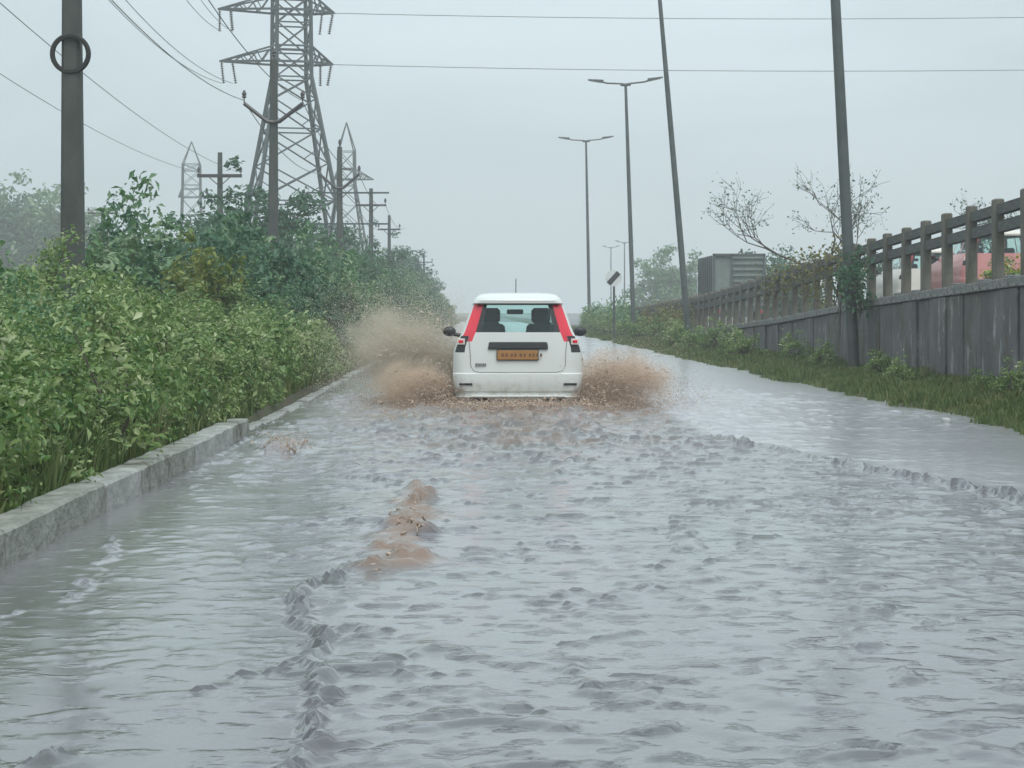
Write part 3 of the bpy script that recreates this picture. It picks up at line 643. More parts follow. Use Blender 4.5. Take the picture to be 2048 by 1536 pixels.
# ------------------------------------------------------------------ cars
def car(name, label, loc, rz, paint, roof_paint, detail=True):
    t = empty(name, loc, rz); tag(t, label, 'car')
    #      z    half-w  rear  front  corner
    S = [(.20, .69, .12, 3.46, .16), (.28, .745, .05, 3.54, .17), (.345, .765, .012, 3.58, .17), (.375, .775, .0, 3.60, .17), (.385, .775, .022, 3.60, .17), (.43, .785, .030, 3.61, .17), (.45, .79, .006, 3.61, .17),
         (.52, .80, -.006, 3.62, .17), (.60, .808, -.006, 3.62, .17), (.66, .81, .0, 3.61, .17), (.672, .808, .022, 3.60, .17), (.75, .81, .030, 3.58, .16), (.84, .808, .036, 3.54, .15), (.925, .80, .044, 3.48, .14),
         (.99, .782, .052, 3.30, .13), (1.06, .752, .060, 2.80, .12), (1.13, .718, .068, 2.66, .115), (1.175, .692, .074, 2.60, .11), (1.235, .668, .088, 2.51, .105), (1.35, .628, .112, 2.35, .10), (1.46, .590, .138, 2.19, .095), (1.52, .566, .155, 2.10, .09),
         (1.535, .560, .085, 2.07, .09), (1.57, .545, .080, 2.02, .10), (1.61, .520, .105, 1.94, .12), (1.64, .485, .17, 1.84, .14), (1.658, .43, .28, 1.70, .16), (1.668, .34, .45, 1.50, .18), (1.672, .18, .7, 1.2, .15)]
    nr, nc, ns = 20, 6, 26
    def ring(z, hw, r, f, c):
        p = []
        bow = .035                                                   # the tail is slightly bowed
        for i in range(nr): u = -1+2*i/nr; p.append((u*(hw-c), r+bow*0+bow*(u*u)*.5))
        for i in range(nc): a = -math.pi/2+math.pi/2*i/nc; p.append((hw-c+c*math.cos(a), r+bow*.5+c+c*math.sin(a)))
        y0, y1 = r+bow*.5+c, f-c*2.2
        for i in range(ns): p.append((hw, y0+(y1-y0)*i/ns))
        for i in range(nc): a = math.pi/2*i/nc; p.append((hw-c*1.4+c*1.4*math.cos(a), f-c*2.2+c*2.2*math.sin(a)))
        for i in range(nr): u = 1-2*i/nr; p.append((u*(hw-c*1.4), f))
        for i in range(nc): a = math.pi/2+math.pi/2*i/nc; p.append((-hw+c*1.4+c*1.4*math.cos(a), f-c*2.2+c*2.2*math.sin(a)))
        for i in range(ns): p.append((-hw, y1+(y0-y1)*i/ns))
        for i in range(nc): a = math.pi+math.pi/2*i/nc; p.append((-hw+c+c*math.cos(a), r+bow*.5+c+c*math.sin(a)))
        return [(x, y, z) for x, y in p]
    rings = [ring(*s) for s in S]; n = len(rings[0])
    a_r0, a_c1, a_s1, a_c2, a_f, a_c3, a_s2, a_c4 = 0, nr, nr+nc, nr+nc+ns, nr+2*nc+ns, 2*nr+2*nc+ns, 2*nr+3*nc+ns, 2*nr+3*nc+2*ns
    parts = {k: MB() for k in ('body', 'rear_window', 'windscreen', 'lampL', 'lampR', 'clL', 'clR', 'roof', 'frameL', 'frameR')}
    side = {}
    def zone(i, j):
        z0, z1 = S[i][0], S[i+1][0]; zm = (z0+z1)/2
        rear_l, rear_r = j in (0,) or j >= a_c4+3, j == nr-1 or a_c1 <= j < a_c1+3
        if 1.175 < zm < 1.52:
            if 1 <= j <= nr-2: return 'rear_window' if 2 <= j <= nr-3 else ('frameL' if j < 4 else 'frameR')
            if rear_l: return 'lampL'
            if rear_r: return 'lampR'
            if a_f <= j < a_c3: return 'windscreen'
            for nm, s0 in (('R', a_s1), ('L', a_s2)):
                if s0 <= j < s0+ns:
                    q = j-s0 if nm == 'R' else ns-1-(j-s0)
                    if zm < 1.50 and q in range(1, 6): return 'win_q'+nm
                    if zm < 1.50 and q in range(7, 14): return 'win_r'+nm
                    if zm < 1.50 and q in range(15, 24): return 'win_f'+nm
        if .925 < zm < 1.13:
            if j >= a_c4+2: return 'clL'
            if a_c1 <= j < a_c1+4: return 'clR'
        if 1.06 < zm < 1.175:
            if rear_l: return 'lampL'
            if rear_r: return 'lampR'
        if 1.06 < zm < 1.175 and a_f <= j < a_c3: return 'windscreen'
        if zm > 1.525: return 'roof'
        return 'body'
    for i in range(len(S)-1):
        for j in range(n):
            k = zone(i, j); mb = parts.setdefault(k, MB()); b0 = len(mb.v)
            mb.v += [rings[i][j], rings[i][(j+1) % n], rings[i+1][(j+1) % n], rings[i+1][j]]; mb.f.append([b0, b0+1, b0+2, b0+3])
    mb = parts['roof']; b0 = len(mb.v); mb.v += rings[-1]; mb.f.append(list(range(b0, b0+n)))
    mb = parts['body']; b0 = len(mb.v); mb.v += rings[0]; mb.f.append(list(reversed(range(b0, b0+n))))
    parts['body'].build('body', paint, t, True); parts['roof'].build('roof', roof_paint, t, True)
    [parts[k].build('window_frame', M['black_plastic'], t, True) for k in ('frameL', 'frameR')]
    for k in ('rear_window', 'windscreen'): parts[k].build(k, M['glass'], t, True)
    for k in parts:
        if k.startswith('win_'): parts[k].build('side_window', M['glass'], t, True)
    for k in ('lampL', 'lampR'): parts[k].build('tail_lamp', M['red_lens'], t, True)
    cl = {}
    for k in ('clL', 'clR'): cl[k] = parts[k].build('lamp_cluster', M['black_plastic'], t, True)
    for s, k in ((-1, 'clL'), (1, 'clR')):
        for zc_, hz, m_ in ((1.07, .075, M['clear_lens']), (1.07, .035, M['red_lens'])):
            sz = (.10, .02, hz) if hz != .035 else (.06, .026, .035)
            MB().box((s*.705, .078-(.004 if hz == .035 else 0), zc_-.01), sz, Matrix.Rotation(s*R(14), 3, 'Z')).build('lens', m_, cl[k], bevel=.004)
    # wheels
    for s in (-1, 1):
        for yy in (.62, 3.02):
            wh = empty('wheel', (s*.70, yy, .285)); wh.parent = t
            MB().lathe([(.19, -.085), (.25, -.09), (.28, -.07), (.288, -.03), (.288, .03), (.28, .07), (.25, .09), (.19, .085), (.19, -.085)], 28, 'x').build('tyre', M['rubber'], wh, True)
            MB().lathe([(.001, s*.05), (.05, s*.055), (.10, s*.035), (.17, s*.06), (.19, s*.085), (.19, -s*.08), (.001, -s*.08)], 24, 'x').build('rim', M['alloy'], wh, True)
            ar = MB(); ar.lathe([(.30, -.10), (.33, -.10), (.33, .115), (.30, .115), (.30, -.10)], 28, 'x', (s*.70, yy, .285)); ar.build('wheel_arch', M['black_plastic'], t, True)
    # cabin
    MB().box((0, 1.55, .76), (1.30, 2.1, .64)).build('cabin_tub', M['trim'], t, bevel=.03); MB().box((0, 2.46, 1.04), (1.22, .40, .12)).build('dashboard', M['trim'], t, bevel=.03)
    MB().box((0, 1.05, 1.535), (1.02, 1.7, .012)).build('headliner', M['liner'], t)
    for x in (-.33, .33):
        for yy, zt in ((1.72, 1.44), (.85, 1.26)):
            st = MB(); st.hexa([(x-.22, yy, 1.0), (x+.22, yy, 1.0), (x+.22, yy+.12, 1.0), (x-.22, yy+.12, 1.0), (x-.18, yy-.12, zt-.17), (x+.18, yy-.12, zt-.17), (x+.18, yy-.03, zt-.17), (x-.18, yy-.03, zt-.17)]); so = st.build('seat_back', M['seat'], t, bevel=.03)
            MB().box((x, yy-.10, zt-.06), (.25, .09, .20)).build('headrest', M['seat'], so, bevel=.035)
    MB().box((0, 2.10, 1.43), (.22, .03, .065)).build('rear_view_mirror', M['black_plastic'], t, bevel=.012)
    for s in (-1, 1):
        mm = MB(); mm.ball((s*.885, 2.42, 1.165), (.09, .055, .068)); mo = mm.build('door_mirror', M['black_plastic'], t, True)
        MB().tube([(s*.70, 2.45, 1.10), (s*.83, 2.43, 1.13)], .03, 6).build('mirror_stalk', M['black_plastic'], mo)
    if detail:
        # bars and furniture of the tailgate
        g = MB(); hw = .375
        g.hexa([(-hw, .02, .965), (hw, .02, .965), (hw, .09, .965), (-hw, .09, .965), (-hw+.03, .032, 1.055), (hw-.03, .032, 1.055), (hw, .09, 1.055), (-hw, .09, 1.055)]).build('garnish', M['black_plastic'], t, bevel=.012)
        pl = MB().box((-.005, .010, .895), (.50, .012, .115)).build('number_plate', M['plate'], t, bevel=.003)
        MB().box((-.005, .018, .895), (.52, .012, .135)).build('plate_frame', M['black_plastic'], pl, bevel=.003)
        xx = -.205
        for wd, gp in ((.028, .012), (.028, .030), (.026, .012), (.026, .030), (.030, .012), (.026, .030), (.026, .012), (.026, .012), (.026, .012), (.026, 0)):
            MB().box((xx+wd/2, .0035, .893), (wd, .003, .04)).build('character_block', M['plate_ink'], pl); xx += wd+gp+.008
        bd = MB(); bx_ = -.53
        for wd in (.034, .026, .026, .026, .026): bd.box((bx_+wd/2, .026, .775), (wd-.006, .010, .036)); bx_ += wd
        bd.build('badge', M['grey_plastic'], t, bevel=.003)
        for s in (-1, 1):
            MB().box((s*.645, .016, .535), (.165, .03, .026), Matrix.Rotation(s*R(9), 3, 'Z')).build('reflector', M['red_lens'] if False else M['black_plastic'], t, bevel=.006)
        # panel gap round the tailgate
        pts = [(-.615, .068, 1.13), (-.60, .056, 1.02), (-.59, .046, .90), (-.585, .042, .76), (-.55, .036, .70), (-.48, .030, .682), (-.2, .022, .68), (.2, .022, .68), (.48, .030, .682), (.55, .036, .70), (.585, .042, .76), (.59, .046, .90), (.60, .056, 1.02), (.615, .068, 1.13)]
        MB().tube(pts, .0035, 5).build('panel_gap', M['grey_plastic'], t)
        MB().hexa([(-.58, -.012, .372), (.58, -.012, .372), (.58, .05, .372), (-.58, .05, .372), (-.58, -.012, .395), (.58, -.012, .395), (.58, .05, .395), (-.58, .05, .395)]).build('bumper_lip', M['white_paint'], t, bevel=.006)
        MB().hexa([(-.60, .03, .30), (.60, .03, .30), (.60, .2, .30), (-.60, .2, .30), (-.60, .012, .362), (.60, .012, .362), (.60, .2, .362), (-.60, .2, .362)]).build('lower_valance', M['black_plastic'], t)
        MB().box((0, .135, 1.522), (1.0, .03, .018)).build('spoiler_shade_strip', M['black_plastic'], t, bevel=.003)
        MB().tube([(0, 1.5, 1.66), (0, 1.42, 1.86)], .006, 5).build('aerial', M['black_plastic'], t)
    return t
car('car', 'white hatchback seen from behind, ploughing through the flooded road', (CAR.x, CAR.y, -.27), 0, M['car_body'], M['white_paint'])
car('car', 'faded coral car with a cream roof behind the parapet on the highway', (10.6, 40.6, deck(42)+.0), 0, M['coral'], M['cream'], False)

car('car', 'pale cream car ahead of the coral one behind the parapet', (10.5, 46.3, deck(48)), 0, M['cream'], M['cream'], False)
# ------------------------------------------------------------------ lorry on the highway
lo = at(1478, 625, 92); lt = empty('lorry', (lo.x, 92, .27)); tag(lt, 'grey-green lorry with a tall slatted cargo body driving along the highway', 'lorry')
MB().box((0, 3.1, 2.25), (2.34, 6.1, 2.5)).build('cargo_body', M['tarp'], lt, bevel=.02)
for i in range(9): MB().box((.42, -.02, 1.25+i*.27), (1.42, .07, .10)).build('slat', M['tarp'], lt)
for x in (-1.15, -.32, 1.15): MB().box((x, 0, 2.27), (.09, .14, 2.58)).build('frame_post', M['lorry_dark'], lt)
MB().box((0, 0, 3.54), (2.42, .14, .1)).build('top_rail', M['lorry_dark'], lt)
for y in np.arange(.7, 6, .75): MB().box((-1.20, y, 2.27), (.07, .09, 2.5)).build('side_rib', M['lorry_dark'], lt)
for y in (0.35, 2.3): pass
MB().box((0, 3.6, .82), (1.0, 7.6, .3)).build('chassis', M['lorry_dark'], lt)
cb = MB().hexa([(-1.1, 6.5, .7), (1.1, 6.5, .7), (1.1, 8.3, .7), (-1.1, 8.3, .7), (-1.05, 6.5, 2.7), (1.05, 6.5, 2.7), (1.05, 7.9, 2.7), (-1.05, 7.9, 2.7)]).build('cab', M['coral'], lt, bevel=.05)
for s in (-1, 1):
    MB().box((s*1.09, 7.3, 2.1), (.02, .8, .6)).build('window', M['glass'], cb)
    for y in (1.3, 7.3):
        wh = empty('wheel', (s*1.0, y, .48)); wh.parent = lt
        MB().lathe([(.28, -.14), (.42, -.15), (.48, -.1), (.48, .1), (.42, .15), (.28, .14), (.28, -.14)], 22, 'x').build('tyre', M['rubber'], wh, True)
        MB().lathe([(.001, s*.06), (.12, s*.08), (.26, s*.04), (.28, s*.13), (.28, -s*.12), (.001, -s*.1)], 18, 'x').build('rim', M['alloy'], wh, True)
    MB().box((s*.95, -.06, .92), (.22, .05, .12)).build('tail_lamp', M['red_lens'], lt)

# ------------------------------------------------------------------ vegetation
def leaves_mesh(name, C, Nn, size, asp=.5, fold=.25, twist=None):
    n = len(C); Nn = Nn/np.maximum(np.linalg.norm(Nn, axis=1, keepdims=True), 1e-6)
    ref = RNG.normal(size=(n, 3)); U = np.cross(Nn, ref); U /= np.maximum(np.linalg.norm(U, axis=1, keepdims=True), 1e-6); W = np.cross(Nn, U)
    s = size.reshape(-1, 1)
    base = C-U*s*.5; tip = C+U*s*.5-Nn*s*.12; l = C+W*s*asp*.5+Nn*s*fold*.35-U*s*.06; r = C-W*s*asp*.5+Nn*s*fold*.35-U*s*.06
    V = np.stack([base, r, tip, l], 1).reshape(-1, 3); i = np.arange(n)*4
    F = np.concatenate([np.stack([i, i+1, i+2], 1), np.stack([i, i+2, i+3], 1)])
    return np_mesh(name, V, F)

def clump_points(n_cl, per, env, r_cl, up=.35):
    """leaf centres and normals: clumps of leaves filling an envelope; env(u) -> centre points"""
    cc = env(n_cl); rr = r_cl*(.65+.7*RNG.random(n_cl))
    d = RNG.normal(size=(n_cl*per, 3)); d /= np.linalg.norm(d, axis=1, keepdims=True)
    rad = np.repeat(rr, per)*(RNG.random(n_cl*per)**.45)
    C = np.repeat(cc, per, 0)+d*rad[:, None]*np.array([1, 1, .8])
    Nn = d*.8+np.array([0, 0, up])+RNG.normal(size=C.shape)*.45
    return C, Nn, cc

def stems(mb, tops, base_r=.03, spread=.2, k=4):
    for p in tops:
        b = Vector((random.uniform(-spread, spread), random.uniform(-spread, spread), -.1)); p = Vector(p)
        mid = b.lerp(p, .5)+Vector((random.uniform(-.12, .12), random.uniform(-.12, .12), .1))
        mb.tube([b, mid, p], [base_r, base_r*.6, base_r*.25], k)

def dome_env(rx, ry, h, low=.0, shell=.55):
    def f(n):
        d = RNG.normal(size=(n, 3)); d /= np.linalg.norm(d, axis=1, keepdims=True); d[:, 2] = np.abs(d[:, 2])
        rad = shell+(1-shell)*RNG.random(n)**.6
        lump = 1+.22*np.sin(d[:, 0]*7+d[:, 1]*5+rx)+.12*np.sin(d[:, 2]*11+d[:, 0]*9)
        P = d*(rad*lump)[:, None]*np.array([rx, ry, h]); P[:, 2] = low+np.clip(P[:, 2], 0, None); return P
    return f

def shrub_proto(key, rx, ry, h, n_cl, per, r_cl, leaf, m, asp=.5):
    C, Nn, cc = clump_points(n_cl, per, dome_env(rx, ry, h, .08), r_cl)
    k = RNG.random(len(C)) < .02; C[k] += RNG.normal(size=(k.sum(), 3))*.14          # stray shoots
    C[:, 2] = np.maximum(C[:, 2], .02)
    fm = leaves_mesh('foliage', C, Nn, leaf*(.55+1.2*RNG.random(len(C))**2), asp); fm.materials.append(m)
    mb = MB(); stems(mb, cc[RNG.choice(len(cc), min(14, len(cc)), replace=False)], .018, .2); sm = mb.mesh('stem'); sm.materials.append(M['bark'])
    return fm, sm
def tree_proto(h, cr, n_cl, per, r_cl, leaf, m, trunk=.09, lift=.35):
    env0 = dome_env(cr, cr, h*(1-lift), 0, .45)
    def env(n):
        P = env0(n); P[:, 2] = h*lift+P[:, 2]-.25*h*lift*RNG.random(n); return P
    C, Nn, cc = clump_points(n_cl, per, env, r_cl)
    fm = leaves_mesh('crown', C, Nn, leaf*(.6+.8*RNG.random(len(C))), .5); fm.materials.append(m)
    mb = MB(); mb.tube([(0, 0, -.2), (.08*cr, .05, h*.25), (-.05*cr, .03, h*.5), (.05, 0, h*.8)], [trunk, trunk*.8, trunk*.5, trunk*.15], 7)
    for p in cc[RNG.choice(len(cc), min(22, len(cc)), replace=False)]:
        p = Vector(p); b = Vector((0, 0, h*random.uniform(.12, .5))); mb.tube([b, b.lerp(p, .55)+Vector((0, 0, -.08*h)), p], [trunk*.4, trunk*.25, trunk*.06], 4)
    tm = mb.mesh('trunk'); tm.materials.append(M['bark']); return fm, tm
def put_plant(name, proto, loc, rz, scl, label, cat, group, parts=('foliage', 'stem')):
    t = empty(name, loc, rz); tag(t, label, cat, group); t.scale = scl if hasattr(scl, '__len__') else (scl,)*3
    for p, me in zip(parts, proto): o = bpy.data.objects.new(p, me); COL.objects.link(o); o.parent = t
    return t

P_near = [shrub_proto('a', .80, .85, 1.45, 130, 70, .20, .066, M['leaf_light'], .5), shrub_proto('b', .75, .8, 1.5, 125, 66, .21, .072, M['leaf_teal'], .5), shrub_proto('c', .9, .9, 1.25, 140, 70, .19, .060, M['leaf_light'], .5), shrub_proto('d', .85, .8, 1.35, 130, 66, .20, .070, M['leaf_teal'], .5)]
P_edge = [shrub_proto('e', .42, .5, .55, 46, 34, .13, .065, M['leaf_light'], .45), shrub_proto('f', .4, .45, .62, 44, 40, .13, .062, M['leaf_light'], .45)]
P_yel = shrub_proto('y', .7, .7, 1.6, 90, 40, .2, .10, M['leaf_yellow'], .5)
P_mid = [shrub_proto('m', 1.3, 1.4, 2.3, 120, 40, .34, .15, M['leaf_dark'], .45), shrub_proto('n', 1.2, 1.3, 2.5, 115, 40, .33, .14, M['leaf_teal'], .45)]
P_tree = [tree_proto(4.2, 1.9, 130, 44, .42, .17, M['leaf_dark'], .10), tree_proto(4.6, 1.7, 120, 44, .40, .16, M['leaf_teal'], .10), tree_proto(5.2, 2.2, 150, 44, .48, .20, M['leaf_dark'], .12)]
P_far = [tree_proto(8.5, 4.6, 150, 46, .95, .42, M['leaf_teal'], .22, .25), tree_proto(7.5, 4.2, 140, 46, .9, .40, M['leaf_dark'], .2, .3)]

def gz(x, y): return float(ground_z(np.array([x]), np.array([y]))[0])
LB_NEAR = ('bright green leafy shrub in the thicket right behind the concrete kerb', 'shrub', 'leafy shrubs behind the kerb')
LB_TEAL = ('bluish green glossy-leaved shrub in the thicket right behind the concrete kerb', 'shrub', 'bluish shrubs behind the kerb')
LB_EDGE = ('low green weed bush leaning over the back of the concrete kerb', 'bush', 'low bushes along the kerb')
LB_MID = ('dark green bush in the thicket beyond the near leafy shrubs', 'shrub', 'dark bushes of the farther thicket')
LB_TREE = ('low dark bushy tree standing in the roadside thicket by the power poles', 'tree', 'bushy trees of the roadside thicket')
def stretch_of(y):
    return ('before the tyre-ring pole' if y < 30 else 'between tyre-ring and V-arm poles' if y < 59 else 'between the two V-arm poles' if y < 87 else 'around the straight cross-arm pole' if y < 126 else 'at the hazy far end of the bank')
# near thicket
y = 7.5
while y < 40:
    for x0 in (-3.35, -4.35, -5.5):
        if x0 < -4 and y < 9: continue
        x = x0+random.uniform(-.3, .3); yy = y+random.uniform(-.4, .4); i = random.choice((0, 0, 0, 2, 2, 2, 1, 3))
        if x*FPX/yy+960 < -420: continue
        s = random.uniform(.85, 1.12)*(.72 if x0 > -3.6 else (.86 if x0 > -5 else .95))
        put_plant('leafy_shrub', P_near[i], (x, yy, gz(x, yy)-.05), random.uniform(0, 6.28), (s*1.15, s*1.15, s*random.uniform(.85, 1.1)), f"{'bright green leafy' if i in (0, 2) else 'bluish green glossy'} shrub, {'front row behind the kerb' if x0 > -3.6 else 'inner rows of the bank'}, {stretch_of(yy)}", 'shrub', f"{'bright' if i in (0, 2) else 'bluish'} {'front' if x0 > -3.6 else 'inner'} shrubs {stretch_of(yy)}")
    y += 1.05+.02*y
y = 6.0
while y < 34:
    x = KX-.62+random.uniform(-.1, .08); s = random.uniform(.8, 1.15)
    put_plant('weed_bush', P_edge[random.randrange(2)], (x, y, gz(x, y)-.03), random.uniform(0, 6.28), s, f'low weed bush leaning over the kerb, {"beside the high kerb stones" if y < 18.8 else "beside the low submerged kerb stones"}', 'bush', 'low bushes by the high kerb' if y < 18.8 else 'low bushes by the low kerb'); y += random.uniform(.36, .62)
for px_, d, s in ((415, 34, 1.25),):
    x = (px_-960)/FPX*d; put_plant('leafy_shrub', P_yel, (x, d, gz(x, d)), 1, s, 'yellow-green shrub standing out against the dark thicket', 'shrub', None)
# middle thicket
y = 36
while y < 190:
    for x0 in (-3.5, -5.0, -7.0):
        x = x0+random.uniform(-.5, .5); yy = y+random.uniform(-1, 1)
        s = random.uniform(.8, 1.1)*(.72 if x0 > -4 else 1)*(1+.001*y)
        put_plant('thicket_bush', P_mid[random.randrange(2)], (x, yy, gz(x, yy)-.05), random.uniform(0, 6.28), s, f'dark green bush of the farther thicket, {stretch_of(yy)}', 'shrub', f'dark bushes {stretch_of(yy)}')
    y += 2.4+.02*y
for px_, d, s, i in ((140, 60, .62, 1), (235, 56, .66, 0), (300, 58, .72, 1), (350, 57, .78, 0), (420, 66, .80, 1), (500, 72, 1.13, 2), (455, 78, .86, 1), (575, 84, .88, 0), (610, 95, 1.1, 2), (655, 106, 1.1, 1), (690, 118, 1.05, 0), (725, 128, 1.2, 2), (760, 145, 1.2, 1), (800, 170, 1.35, 2), (828, 195, 1.35, 0), (845, 220, 1.2, 1), (852, 240, 1.0, 2), (640, 84, .8, 1), (545, 64, .72, 0), (700, 98, .8, 2), (770, 132, .95, 0)):
    x = (px_-960)/FPX*d; put_plant('thicket_tree', P_tree[i], (x, d, .15), random.uniform(0, 6.28), s, f'low bushy tree topping the roadside thicket, {stretch_of(d)}', 'tree', f'bushy trees {stretch_of(d)}', ('crown', 'trunk'))
# hazy wooded rise at far left
for i in range(15):
    d = random.uniform(210, 260); px_ = random.uniform(-110, 190); x = (px_-960)/FPX*d
    s = random.uniform(1.35, 1.8)*(1.0 if px_ < 110 else .85)
    put_plant('hillside_tree', P_far[i % 2], (x, d, .4+random.uniform(0, 1.4)), random.uniform(0, 6.28), s, 'hazy blue-green tree on the wooded rise behind the near pole', 'tree', 'hazy trees on the wooded rise', ('crown', 'trunk'))

# twiggy sparse trees behind the parapet
def twig_tree(name, loc, h, label, nleaf, lean=(-.3, 0), leaf=.07, m=M['leaf_dark'], depth=5, r=.045, seed=1):
    random.seed(seed); mb = MB(); tipsl = []
    def grow(p, d, ln, rad, k):
        q = p+d*ln; mid = p.lerp(q, .5)+Vector((random.uniform(-1, 1), random.uniform(-1, 1), random.uniform(-.5, .5)))*ln*.07
        mb.tube([p, mid, q], [rad, rad*.85, rad*.68], 5 if k > 2 else 4, cap=False)
        if k <= 2: tipsl.extend([mid, q])
        if k == 0: return
        for _ in range(random.choice((2, 3, 3)) if k > 1 else 3):
            a = Vector((random.gauss(0, 1), random.gauss(0, 1), random.gauss(.35, .6))).normalized()
            grow(q if random.random() < .7 else mid, (d*.85+a*.75).normalized(), ln*random.uniform(.62, .85), rad*.62, k-1)
    grow(Vector((0, 0, -.3)), Vector((lean[0], lean[1], 1)).normalized(), h*.33, r, depth)
    t = empty(name, loc); tag(t, label, 'tree'); mb.build('trunk', M['bark'], t)
    T = np.array([tuple(p) for p in tipsl]); C = T[RNG.integers(0, len(T), nleaf)]+RNG.normal(size=(nleaf, 3))*.07
    fm = leaves_mesh('crown', C, RNG.normal(size=(nleaf, 3))+np.array([0, 0, .4]), leaf*(.6+.8*RNG.random(nleaf)), .5); link('crown', fm, m, t); return t
p = at(1720, 625, 46); twig_tree('sparse_tree', (p.x, 46, 1.0), 4.7, 'sparse twiggy tree with few leaves behind the creeper-covered parapet', 700, (-.55, 0), seed=3)
p = at(1770, 625, 75); twig_tree('sparse_tree', (p.x, 75, .5), 3.6, 'grey-leaved sparse treetop showing over the parapet beside the thick lamp pole', 1500, (0, 0), .10, seed=5)
p = at(2030, 625, 60); twig_tree('sparse_tree', (p.x, 60, .7), 4.6, 'pale twiggy treetop above the nearest parapet posts', 900, (0, 0), .09, seed=9)
random.seed(21)
# yellow-flowered bush behind the nearest posts
fp = at(2012, 625, 34); fb = put_plant('flowering_bush', P_edge[0], (fp.x, 34, deck(34)-.05), 0, 1.0, 'yellow-flowered bush just behind the nearest parapet posts', 'bush', None)
C, Nn, _ = clump_points(26, 12, dome_env(.4, .45, .62, .12, .85), .07); link('flowers', leaves_mesh('flowers', C, Nn, .07*(.7+.6*RNG.random(len(C))), .8), M['flower'], fb)['kind'] = 'stuff'
# far trees right of the road
for px_, py_, d, s, lb in ((1345, 500, 210, .95, 'hazy rounded tree behind the leaning lamp pole'), (1300, 585, 330, .8, 'faint low tree behind the leaning lamp pole base'), (1395, 530, 240, .75, 'hazy tree between the leaning lamp pole and the lorry'), (1530, 488, 120, .52, 'pale green tree showing beside the lorry'), (1585, 505, 105, .45, 'light green tree between the lorry and the sparse twiggy tree')):
    x = (px_-960)/FPX*d; hgt = (625-py_)/FPX*d+EYE; s = hgt/8.6
    put_plant('far_tree', P_far[0 if d > 150 else 1], (x, d, 0), random.uniform(0, 6), (s*1.1, s*1.1, s), lb, 'tree', None, ('crown', 'trunk'))
# creeper over the parapet and the foot of the thick lamp pole
def creeper(name, pts, nl, label, m, leaf=.09, r=.16):
    P = np.array(pts); C = P[RNG.integers(0, len(P), nl)]+RNG.normal(size=(nl, 3))*np.array([r*.6, r*2.2, r]); Nn = RNG.normal(size=C.shape)+np.array([-.9, -.4, .5])
    t = empty(name, tuple(P.mean(0)*np.array([1, 1, 0]))); tag(t, label, 'creeper')
    off = np.array(tuple(t.location)); fm = leaves_mesh('foliage', C-off, Nn, leaf*(.6+.8*RNG.random(nl)), .6); link('foliage', fm, m, t)
    for i in range(14):
        mb = MB(); a = Vector(P[RNG.integers(0, len(P))])-t.location; mb.tube([a, a+Vector((-.05, random.uniform(-.6, .6), random.uniform(-.6, .1))), a+Vector((-.08, random.uniform(-1, 1), random.uniform(-.9, 0)))], [.012, .01, .006], 4); mb.build('stem', M['bark'], t)
    return t
pts = [(WX+.12+random.uniform(-.1, .2), y, deck(y)+random.uniform(.62, 1.18)) for y in np.linspace(38.5, 50, 110)]
pts += [(WX+.1, y, deck(y)+random.uniform(.1, .9)) for y in np.linspace(37, 43, 40)]
creeper('creeper', pts, 1300, 'olive and yellow creeper hanging over the parapet rails beside the lamp pole', M['leaf_olive'])
creeper('creeper', [(LX+random.uniform(-.25, .25), 35.6+random.uniform(-.3, .3), random.uniform(1.2, 2.2)) for _ in range(60)], 800, 'dark creeper climbing the foot of the thick lamp pole', M['leaf_dark'], .08, .10)
creeper('creeper', [(WX-.05+random.uniform(-.1, .1), y, deck(y)+random.uniform(-.6, 1.1)) for y in np.linspace(88, 131, 260)], 9000, 'dense green creeper covering the far end of the wall', M['leaf_teal'], .16, .25)
creeper('creeper', [(WX-.02+random.uniform(-.08, .08), y, deck(y)+random.uniform(-.5, .75)) for y in np.linspace(66, 86, 120)], 2600, 'yellowish creeper over the parapet near the road sign', M['leaf_olive'], .12, .2)
# shrubs at the wall foot
for y, s in ((21, .45), (23.5, .55), (26, .4), (29, .5), (32.5, .55), (37, .6), (41, .75), (46, .9), (49, .8), (53, 1.0), (57, .9), (61, 1.0), (66, 1.1), (72, 1.1), (78, 1.2), (85, 1.2), (93, 1.3), (101, 1.3), (110, 1.4), (119, 1.4)):
    x = 6.35+random.uniform(-.35, .2); put_plant('verge_bush', P_edge[random.randrange(2)], (x, y, gz(x, y)), random.uniform(0, 6), s, 'small green bush on the grass verge at the foot of the wall', 'bush', 'bushes on the right verge')

def grass_mesh(name, n, xf, hgt, wd=.006):
    x, y = xf(n); z = ground_z(x, y); ok = z > -.03; x, y, z = x[ok], y[ok], z[ok]; n = len(x)
    h = hgt*(.4+.9*RNG.random(n))*(.25+1.5*fbm(x*1.3, y*.9, 61, 3)**1.3); a = RNG.random(n)*6.283; ln = h*(.15+.5*RNG.random(n)); b = RNG.random(n)*6.283
    dx, dy = np.cos(a)*wd*(1+y/28), np.sin(a)*wd*(1+y/28); lx, ly = np.cos(b)*ln, np.sin(b)*ln
    V = np.stack([np.stack([x-dx, y-dy, z-.02], 1), np.stack([x+dx, y+dy, z-.02], 1), np.stack([x+dx*.7+lx*.35, y+dy*.7+ly*.35, z+h*.6], 1), np.stack([x-dx*.7+lx*.35, y-dy*.7+ly*.35, z+h*.6], 1), np.stack([x+lx, y+ly, z+h], 1)], 1).reshape(-1, 3)
    i = np.arange(n)*5
    F = np.concatenate([np.stack([i, i+1, i+2], 1), np.stack([i, i+2, i+3], 1), np.stack([i+3, i+2, i+4], 1)])
    return np_mesh(name, V, F)
def vx(n):
    y = 14+ (RNG.random(n)**1.7)*120; return 4.9+RNG.random(n)**.8*2.15, y
